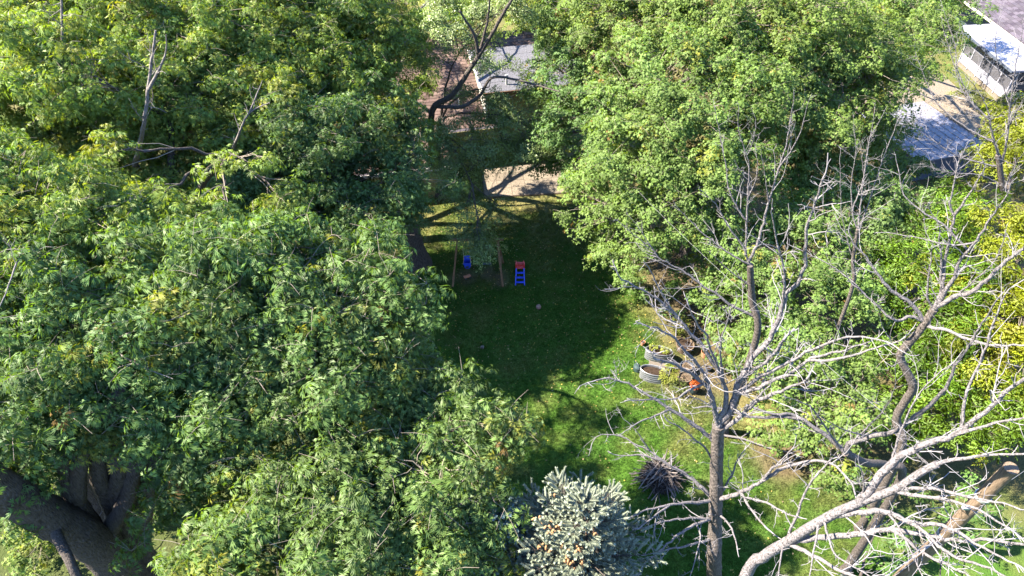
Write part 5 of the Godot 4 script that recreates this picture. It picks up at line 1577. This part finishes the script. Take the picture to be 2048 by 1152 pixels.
func build_dead_trees() -> void:
	bare("dead_tree", "pale dead tree with fan of bare limbs standing beside the stick pile", Vector3(6.90, 0, -10.20), 1.00, 1.00, [
		["trunk", 0.27, 0.13, [0,0,0, -1.30,5.46,1.09, -1.56,7.10,0.94, -1.78,8.40,0.84, -2.04,9.98,0.73, -2.27,11.31,0.73]],
		["limb", 0.085, 0.035, [-2.27,11.31,0.73, -2.56,12.18,0.69, -2.77,12.61,0.67, -3.16,13.03,0.70, -3.57,13.39,0.77, -3.96,13.69,0.89]],
		["branch", 0.05, 0.02, [-2.85,12.70,0.67, -3.17,12.82,0.92, -3.54,12.92,1.24, -3.83,13.04,1.38]],
		["limb", 0.085, 0.02, [-2.38,11.66,0.72, -2.63,12.35,0.70, -2.80,12.80,0.67, -2.94,13.07,0.66, -3.24,13.49,0.67, -3.54,13.90,0.69, -3.77,14.19,0.71, -4.06,14.46,0.78, -4.38,14.68,0.90]],
		["limb", 0.09, 0.018, [-2.32,11.48,0.72, -2.22,12.04,0.69, -2.36,12.56,0.55, -2.57,12.92,0.45, -2.84,13.34,0.33, -3.20,13.75,0.25, -3.49,14.11,0.18, -3.70,14.36,0.14, -4.10,14.72,0.13, -4.43,14.96,0.15, -4.75,15.19,0.18, -4.88,15.34,0.18]],
		["branch", 0.04, 0.014, [-3.70,14.36,0.14, -3.96,14.85,0.24, -4.18,15.30,0.31, -4.32,15.59,0.36]],
		["branch", 0.06, 0.018, [-2.33,12.45,0.58, -2.85,13.64,0.69, -3.10,14.27,0.75, -3.26,14.48,0.79, -3.43,14.76,0.84, -3.64,15.21,0.91]],
		["branch", 0.045, 0.014, [-2.33,12.45,0.58, -2.71,13.75,0.68, -2.79,14.57,0.79, -2.81,15.05,0.87, -2.79,15.24,0.93]],
		["limb", 0.12, 0.022, [-2.27,11.31,0.73, -2.08,12.00,0.70, -2.07,12.52,0.59, -1.98,13.02,0.53, -1.87,13.48,0.51, -1.74,13.83,0.53, -1.67,14.28,0.51, -1.65,14.65,0.48, -1.66,15.04,0.45, -1.54,15.48,0.51, -1.55,15.94,0.50, -1.68,16.44,0.45, -1.75,17.22,0.48, -1.79,17.73,0.54]],
		["branch", 0.05, 0.015, [-1.65,14.65,0.48, -1.76,15.22,0.51, -1.89,15.72,0.51, -2.23,16.47,0.49, -2.42,16.95,0.50]],
		["branch", 0.06, 0.035, [-2.07,12.52,0.59, -2.00,13.02,0.70, -1.80,13.73,0.92, -1.71,14.46,1.05]],
		["limb", 0.07, 0.018, [-2.07,12.31,0.63, -1.85,12.90,0.77, -1.64,13.38,0.91, -1.43,13.83,1.06, -1.25,14.29,1.20, -1.05,14.74,1.41, -0.91,15.05,1.59, -0.74,15.39,1.91, -0.64,15.58,2.19]],
		["limb", 0.075, 0.018, [-2.07,12.31,0.63, -1.77,12.83,0.89, -1.59,13.19,1.02, -1.39,13.59,1.15, -1.23,14.04,1.23, -1.05,14.39,1.40, -0.90,14.69,1.59, -0.76,15.03,1.75, -0.67,15.24,1.87]],
		["branch", 0.045, 0.018, [-1.23,14.04,1.23, -1.01,14.43,1.57, -0.86,14.71,1.75, -0.72,15.03,1.91, -0.59,15.34,2.06, -0.46,15.66,2.25]],
		["limb", 0.09, 0.03, [-2.22,11.04,0.73, -1.97,11.72,0.87, -1.77,12.37,0.94, -1.56,12.86,1.10, -1.35,13.31,1.29, -1.21,13.67,1.42, -1.19,13.81,1.44]],
		["branch", 0.05, 0.02, [-1.97,11.72,0.87, -1.93,12.42,1.05, -1.87,12.90,1.18, -1.82,13.32,1.30]],
		["limb", 0.085, 0.02, [-2.13,10.51,0.73, -2.34,10.77,0.65, -2.80,11.15,0.53, -3.24,11.46,0.44, -3.49,11.62,0.40, -3.77,11.83,0.35, -4.09,12.07,0.30, -4.44,12.28,0.27, -4.79,12.44,0.31, -5.08,12.51,0.42]],
		["branch", 0.04, 0.014, [-3.34,11.52,0.43, -3.85,11.70,0.80, -4.20,11.81,1.03, -4.52,11.89,1.32]],
		["branch", 0.03, 0.02, [-3.72,11.79,0.36, -4.04,12.02,0.57, -4.26,12.17,0.70]],
		["branch", 0.045, 0.02, [-1.99,9.67,0.75, -2.32,10.27,0.63, -2.65,10.60,0.59, -3.04,10.99,0.54, -3.36,11.23,0.54]],
		["limb", 0.09, 0.018, [-1.78,8.40,0.84, -2.42,8.89,0.55, -2.87,9.17,0.40, -3.36,9.40,0.29, -3.81,9.54,0.29, -4.30,9.64,0.37]],
		["branch", 0.045, 0.014, [-2.97,9.21,0.38, -3.48,9.52,0.17, -3.91,9.72,0.06, -4.24,9.87,-0.04, -4.74,9.96,0, -4.94,9.91,0.18]],
		["branch", 0.03, 0.012, [-3.48,9.52,0.17, -3.81,10.09,0.09, -4.04,10.42,0.04]],
		["limb", 0.1, 0.02, [-1.78,8.40,0.84, -1.48,9.45,1.27, -1.26,10.40,1.54, -1.24,10.84,1.58, -1.14,11.36,1.72, -1.12,11.93,1.80]],
		["branch", 0.07, 0.02, [-1.26,10.40,1.54, -1.00,10.94,1.61, -0.69,11.42,1.76, -0.39,11.85,2.04, -0.29,11.98,2.39, -0.24,12.06,2.71, -0.28,12.09,3.03]],
		["branch", 0.05, 0.03, [-1.48,9.45,1.27, -1.47,9.65,1.77, -1.39,9.83,2.15, -1.35,9.95,2.41]],
		["branch", 0.05, 0.022, [-1.48,9.53,1.47, -1.16,9.97,1.83, -1.01,10.15,2.14, -0.82,10.40,2.43]],
		["limb", 0.075, 0.02, [-1.78,8.40,0.84, -2.52,8.68,1.08, -3.09,8.87,1.27, -3.70,9.08,1.51, -4.22,9.22,1.81]],
		["branch", 0.04, 0.018, [-3.09,8.87,1.27, -3.52,9.06,1.65, -3.89,9.19,1.98]],
		["limb", 0.06, 0.018, [-1.65,7.62,0.90, -2.58,8.10,1.18, -3.21,8.39,1.42, -3.83,8.64,1.75]],
		["limb", 0.07, 0.02, [-1.65,7.62,0.90, -2.40,7.96,1.30, -3.09,8.22,1.87, -3.53,8.41,2.30, -3.75,8.50,2.48]],
		["limb", 0.06, 0.02, [-1.51,6.77,0.97, -2.30,7.08,1.35, -2.90,7.32,1.59, -3.45,7.53,1.82]],
		["branch", 0.035, 0.014, [-2.25,7.90,1.22, -2.22,7.96,1.54, -2.40,7.98,2.01, -2.69,8.00,2.60]],
		["limb", 0.05, 0.02, [-1.70,7.88,0.88, -1.51,8.09,1.29, -1.47,8.17,1.66, -1.48,8.22,1.98]],
		["limb", 0.06, 0.02, [-1.78,8.40,0.84, -1.66,8.86,0.81, -1.56,9.31,0.74, -1.50,9.78,0.64, -1.44,10.04,0.60]],
	])
	bare("dead_tree", "leaning dead trunk sweeping across the lower right corner towards the utility pole", Vector3(4.90, 0, -5.60), 1.10, 1.21, [
		["trunk", 0.25, 0.055, [0,0,0, 0.25,8.48,-1.45, 0.42,9.96,-1.47, 0.61,10.69,-1.37, 0.75,11.42,-1.24, 0.95,12.07,-1.15, 1.17,12.85,-0.98, 1.35,13.28,-0.88, 1.52,13.82,-0.73, 1.65,14.40,-0.66, 1.75,14.71,-0.60]],
		["limb", 0.05, 0.02, [1.75,14.71,-0.60, 1.90,15.08,-0.46, 2.07,15.47,-0.24, 2.22,15.84,-0.01]],
		["limb", 0.12, 0.03, [1.24,13.02,-0.94, 1.28,13.33,-0.97, 1.43,14.11,-1.02, 1.60,14.66,-0.93, 1.79,15.23,-0.75, 1.91,15.89,-0.65, 1.97,16.38,-0.60, 2.02,16.95,-0.49]],
		["branch", 0.04, 0.012, [1.84,15.49,-0.71, 1.76,16.03,-0.89, 1.77,16.62,-1.02, 1.73,17.40,-1.19, 1.71,17.72,-1.24]],
		["branch", 0.045, 0.02, [1.79,15.23,-0.75, 1.95,15.90,-0.47, 2.09,16.46,-0.18]],
		["branch", 0.03, 0.012, [1.43,14.11,-1.02, 1.40,14.59,-1.14, 1.43,15.42,-1.30, 1.55,16.08,-1.30, 1.60,16.28,-1.26]],
		["limb", 0.1, 0.02, [0.95,12.07,-1.15, 1.12,12.50,-1.02, 1.33,12.92,-0.81, 1.49,13.26,-0.63, 1.59,13.50,-0.31, 1.73,13.85,-0.06, 1.85,14.18,0.20, 1.89,14.46,0.58, 1.93,14.76,0.95]],
		["limb", 0.1, 0.025, [0.63,10.83,-1.34, 0.92,11.37,-1.15, 1.19,11.84,-0.94, 1.48,12.38,-0.72, 1.68,12.82,-0.55, 1.89,13.28,-0.18, 2.06,13.74,0.15, 2.21,14.23,0.41, 2.34,14.85,0.83]],
		["branch", 0.05, 0.02, [1.68,12.82,-0.55, 1.72,13.08,-0.23, 1.74,13.31,0.14, 1.81,13.65,0.49, 1.86,13.98,0.84, 1.86,14.13,1.04]],
		["branch", 0.05, 0.02, [1.59,13.50,-0.31, 1.65,13.77,0.03, 1.66,13.95,0.39, 1.71,14.18,0.68, 1.80,14.51,0.96, 1.84,14.80,1.27]],
		["limb", 0.07, 0.03, [0.63,10.83,-1.34, 0.89,11.19,-0.91, 1.09,11.45,-0.56, 1.30,11.74,-0.19, 1.50,12.05,0.17]],
		["limb", 0.055, 0.018, [1.49,13.71,-0.76, 1.70,14.05,-0.44, 1.88,14.33,-0.20, 2.01,14.55,0.02, 2.09,14.69,0.23, 2.17,14.87,0.56]],
		["limb", 0.05, 0.018, [1.52,13.82,-0.73, 1.71,14.31,-0.41, 1.83,14.62,-0.16, 1.92,14.88,0.11, 2.01,15.19,0.36, 2.05,15.35,0.52]],
		["limb", 0.05, 0.018, [0.63,10.83,-1.34, 0.66,11.53,-1.46, 0.68,12.01,-1.55, 0.70,12.42,-1.63, 0.78,12.78,-1.64, 0.87,13.24,-1.65]],
		["branch", 0.035, 0.015, [1.25,13.08,-0.95, 1.12,13.63,-0.98, 0.97,13.94,-1.02]],
		["branch", 0.04, 0.014, [0.91,11.94,-1.17, 0.59,12.01,-0.55, 0.33,12.06,-0.04]],
		["branch", 0.035, 0.014, [0.95,12.07,-1.15, 0.79,12.35,-0.35, 0.88,12.63,0.02, 0.96,12.91,0.34]],
		["branch", 0.03, 0.014, [0.61,10.69,-1.37, 0.37,10.93,-0.93, 0.11,11.20,-0.40]],
		["branch", 0.03, 0.012, [1.49,13.26,-0.63, 1.39,13.58,-0.11, 1.20,13.93,0.57, 1.07,14.16,0.99]],
	])
	bare("dead_tree", "grey leafless tree spreading bare limbs over the yellow green ash", Vector3(13.00, 0, -13.20), 1.00, 0.95, [
		["trunk", 0.17, 0.1, [0,0,0, -1.22,6.23,0.93, -1.70,7.49,0.67, -1.83,8.51,0.74, -1.95,9.25,0.82, -2.57,10.17,0.63, -2.61,10.72,0.69, -2.55,11.34,0.75, -2.54,12.13,0.80]],
		["limb", 0.09, 0.02, [-2.55,11.66,0.77, -3.02,12.13,0.60, -3.54,12.42,0.47, -3.98,12.82,0.29, -4.37,13.26,0.12, -4.69,13.55,0, -4.88,13.83,-0.09]],
		["limb", 0.08, 0.014, [-2.54,12.13,0.80, -2.58,12.81,0.73, -2.69,13.29,0.61, -2.81,13.93,0.48, -2.87,14.40,0.41, -2.92,14.67,0.37, -3.07,14.88,0.29, -3.17,15.32,0.22, -3.26,15.81,0.17, -3.29,16.23,0.19]],
		["branch", 0.05, 0.014, [-2.92,14.67,0.37, -2.93,15.17,0.47, -2.94,15.64,0.53, -2.96,16.01,0.57]],
		["limb", 0.09, 0.016, [-2.54,12.13,0.80, -2.55,13.20,0.88, -2.61,13.69,0.86, -2.60,14.34,0.95, -2.61,14.90,1.02, -2.63,15.30,1.07, -2.68,15.91,1.16]],
		["limb", 0.1, 0.04, [-2.54,12.13,0.80, -2.49,12.35,0.88, -2.40,12.71,1.00, -2.25,13.11,1.23, -2.16,13.59,1.33, -2.10,14.07,1.42, -2.05,14.44,1.50, -1.99,14.85,1.64]],
		["branch", 0.05, 0.016, [-2.54,12.13,0.80, -2.79,12.45,0.73, -2.94,12.89,0.65, -3.05,13.41,0.59, -3.16,13.82,0.53]],
		["limb", 0.05, 0.014, [-2.57,12.67,0.75, -2.81,13.43,0.61, -3.03,14.01,0.47, -3.17,14.43,0.39, -3.39,14.66,0.30]],
		["branch", 0.045, 0.012, [-2.60,14.08,0.91, -3.12,14.49,0.59, -3.67,14.75,0.31, -4.06,15.02,0.08, -4.21,15.32,-0.07, -4.37,15.71,-0.24]],
		["limb", 0.07, 0.02, [-2.55,11.66,0.77, -2.92,11.77,0.69, -3.24,11.68,0.78, -3.54,11.79,0.68, -3.79,12.01,0.52, -4.11,12.22,0.36, -4.42,12.41,0.22]],
		["branch", 0.035, 0.012, [-4.11,12.22,0.36, -4.46,12.46,0.08, -4.93,12.68,-0.24, -5.63,12.88,-0.61]],
		["limb", 0.07, 0.03, [-2.55,11.50,0.76, -2.23,11.80,1.24, -2.00,11.95,1.70, -1.74,12.20,2.10, -1.40,12.69,2.53]],
		["branch", 0.035, 0.014, [-2.40,12.71,1.00, -2.31,13.45,1.20, -2.25,14.16,1.34, -2.34,14.84,1.32]],
		["branch", 0.03, 0.012, [-2.60,14.34,0.95, -3.01,14.17,0.82, -3.46,14.14,0.56, -4.11,14.07,0.23]],
	])
	bare("dead_tree", "dead tree with long dark lower limb crossing below the pale branches", Vector3(11.90, 0, -11.60), 0.80, 0.80, [
		["trunk", 0.16, 0.1, [0,0,0, -0.87,6.78,0.64, -1.72,7.77,0.79, -2.59,8.37,1.12, -3.42,9.10,1.31]],
		["limb", 0.09, 0.04, [-3.42,9.10,1.31, -3.95,9.46,1.04, -4.33,9.66,0.87, -4.78,9.87,0.69, -5.30,9.90,0.71, -5.77,10.03,0.61]],
		["limb", 0.07, 0.03, [-4.60,9.79,0.76, -5.09,9.79,0.72, -5.84,9.76,0.70, -6.58,9.89,0.50, -7.09,9.89,0.48]],
		["limb", 0.11, 0.018, [-3.42,9.10,1.31, -3.40,9.44,1.29, -3.18,10.03,1.49, -2.94,10.61,1.77, -2.74,11.41,1.90, -2.62,12.10,1.98, -2.59,12.65,1.98, -2.63,13.14,1.93, -2.63,13.82,1.95, -2.72,15.06,2.01]],
		["branch", 0.05, 0.014, [-3.53,9.17,1.25, -3.98,9.76,1.25, -4.38,10.31,1.21, -4.76,10.81,1.17, -5.46,11.27,1.29]],
		["branch", 0.04, 0.014, [-3.18,10.03,1.49, -4.08,10.65,1.75, -4.75,11.19,1.88]],
		["branch", 0.035, 0.012, [-3.40,9.44,1.29, -3.38,10.55,1.54, -3.38,11.52,1.71, -3.50,12.27,1.75, -3.71,12.83,1.74]],
		["branch", 0.03, 0.012, [-2.94,10.61,1.77, -3.27,11.43,2.86, -3.52,12.07,3.66]],
	])
	bare("dead_tree", "upright dead snag with thin brown forked stems among the boxelders", Vector3(8.90, 0, -17.60), 0.80, 0.90, [
		["trunk", 0.17, 0.11, [0,0,0, -0.21,6.13,0.52, -0.71,7.89,0.32, -1.16,9.50,0.38]],
		["limb", 0.06, 0.014, [-1.16,9.50,0.38, -1.52,10.18,0.29, -2.14,10.94,0.16, -2.64,11.67,0.05, -3.13,12.12,0]],
		["limb", 0.06, 0.012, [-1.38,9.91,0.33, -1.62,11.41,0.08, -1.78,12.57,-0.10, -1.86,13.01,-0.16, -2.33,13.96,-0.31, -2.50,14.74,-0.37]],
		["limb", 0.075, 0.012, [-1.23,9.64,0.36, -1.10,10.45,0.32, -1.05,11.75,0.15, -1.03,12.92,0.04, -0.98,13.64,0.02, -1.07,14.55,-0.03, -1.15,15.19,-0.05]],
		["limb", 0.045, 0.012, [-1.57,11.11,0.13, -1.70,11.21,0.11, -2.23,12.00,-0.13, -2.48,12.83,-0.33, -2.81,13.78,-0.53, -3.04,14.47,-0.64]],
		["limb", 0.05, 0.012, [-1.16,9.50,0.38, -2.03,9.99,0.26, -2.65,10.44,0.11, -2.93,10.64,0.05, -3.72,11.39,-0.17]],
		["branch", 0.04, 0.012, [-1.03,12.92,0.04, -0.79,13.98,0.17, -0.81,15.06,0.16]],
		["limb", 0.05, 0.012, [-0.89,8.54,0.35, -1.74,9.18,0.28, -2.42,9.78,0.18]],
		["branch", 0.03, 0.01, [-1.68,11.88,0.01, -1.62,12.75,0.10, -1.84,13.57,0.05]],
		["branch", 0.03, 0.01, [-1.05,11.75,0.15, -1.42,12.80,0.17, -1.70,13.47,0.17]],
		["limb", 0.08, 0.014, [-0.51,7.19,0.40, -1.47,7.70,0.32, -1.72,7.93,0.24, -2.44,8.36,0.13, -3.07,8.83,0, -3.64,9.17,-0.07, -4.05,9.42,-0.11, -4.30,9.75,-0.19, -4.86,10.17,-0.26, -5.45,10.70,-0.34]],
		["branch", 0.03, 0.01, [-4.30,9.75,-0.19, -4.76,10.43,-0.28, -5.04,10.79,-0.33]],
		["branch", 0.03, 0.01, [-2.44,8.36,0.13, -3.11,8.50,0.41, -3.85,8.71,0.62]],
	])
	bare("dead_tree", "slim dead snag with clustered upright twigs left of the pale shed", Vector3(13.20, 0, -19.60), 1.10, 0.95, [
		["trunk", 0.1, 0.06, [0,0,0, -0.65,6.61,0.68, -1.10,8.30,0.68, -1.43,9.74,0.76]],
		["limb", 0.045, 0.01, [-1.43,9.74,0.76, -1.72,10.30,0.53, -1.66,11.27,0.36, -1.72,11.99,0.20, -1.89,13.57,-0.11]],
		["limb", 0.045, 0.01, [-1.43,9.74,0.76, -1.54,10.72,0.45, -1.62,11.53,0.20, -1.71,12.67,-0.09, -1.58,13.51,-0.15]],
		["limb", 0.04, 0.01, [-1.10,8.30,0.68, -1.84,9.82,0.36, -2.19,10.93,0.17, -2.46,11.83,0.06]],
		["branch", 0.03, 0.01, [-1.72,10.30,0.53, -1.95,11.17,0.25, -2.07,12.33,-0.03, -2.26,12.95,-0.23]],
		["branch", 0.03, 0.01, [-1.62,11.53,0.20, -2.07,12.59,0.09]],
		["limb", 0.04, 0.01, [-1.30,9.16,0.73, -1.14,11.74,0.11, -1.07,12.68,-0.06, -1.01,13.79,-0.21]],
	])
	bare("dead_tree", "tall bare tree with dense fine twigs in front of the screened porch", Vector3(24.20, 0, -27.40), 1.80, 1.05, [
		["trunk", 0.24, 0.1, [0,0,0, -0.71,4.43,0.84, -1.94,6.44,0.91, -2.85,8.00,0.90]],
		["limb", 0.07, 0.012, [-2.85,8.00,0.90, -3.50,8.95,0.83, -4.16,10.07,0.73, -4.91,10.91,0.60, -5.64,11.51,0.49]],
		["limb", 0.08, 0.012, [-2.49,7.38,0.91, -2.79,8.54,0.97, -3.29,9.93,0.90, -4.00,11.91,0.89, -4.58,13.57,1.00]],
		["limb", 0.06, 0.012, [-3.89,9.62,0.77, -5.04,10.48,0.19, -5.86,11.78,-0.36, -6.61,13.06,-0.81]],
		["branch", 0.05, 0.012, [-4.81,10.31,0.31, -5.57,11.41,-0.21, -5.93,12.35,-0.51, -6.59,13.42,-0.94]],
		["limb", 0.06, 0.012, [-2.49,7.38,0.91, -3.42,7.58,0.84, -4.58,7.87,0.68, -6.05,8.65,0.30, -7.05,9.24,0.05]],
		["limb", 0.06, 0.012, [-3.24,8.57,0.86, -4.60,9.12,0.27, -5.83,9.96,-0.39, -6.74,11.27,-1.00, -7.07,11.84,-1.22]],
		["branch", 0.04, 0.012, [-5.83,9.96,-0.39, -6.57,10.27,-0.23, -7.26,10.56,-0.12]],
		["limb", 0.06, 0.012, [-3.09,9.37,0.93, -3.53,10.69,1.49, -3.76,11.53,1.87]],
		["limb", 0.06, 0.012, [-1.70,6.04,0.90, -2.48,7.95,1.64, -2.92,9.34,2.34]],
		["limb", 0.05, 0.012, [-1.94,6.44,0.91, -3.19,6.98,0.92, -4.69,7.20,1.06, -5.96,7.59,1.06]],
		["branch", 0.04, 0.012, [-3.43,10.33,0.90, -4.33,11.59,0.66, -5.00,12.77,0.50, -5.28,13.57,0.50]],
	])
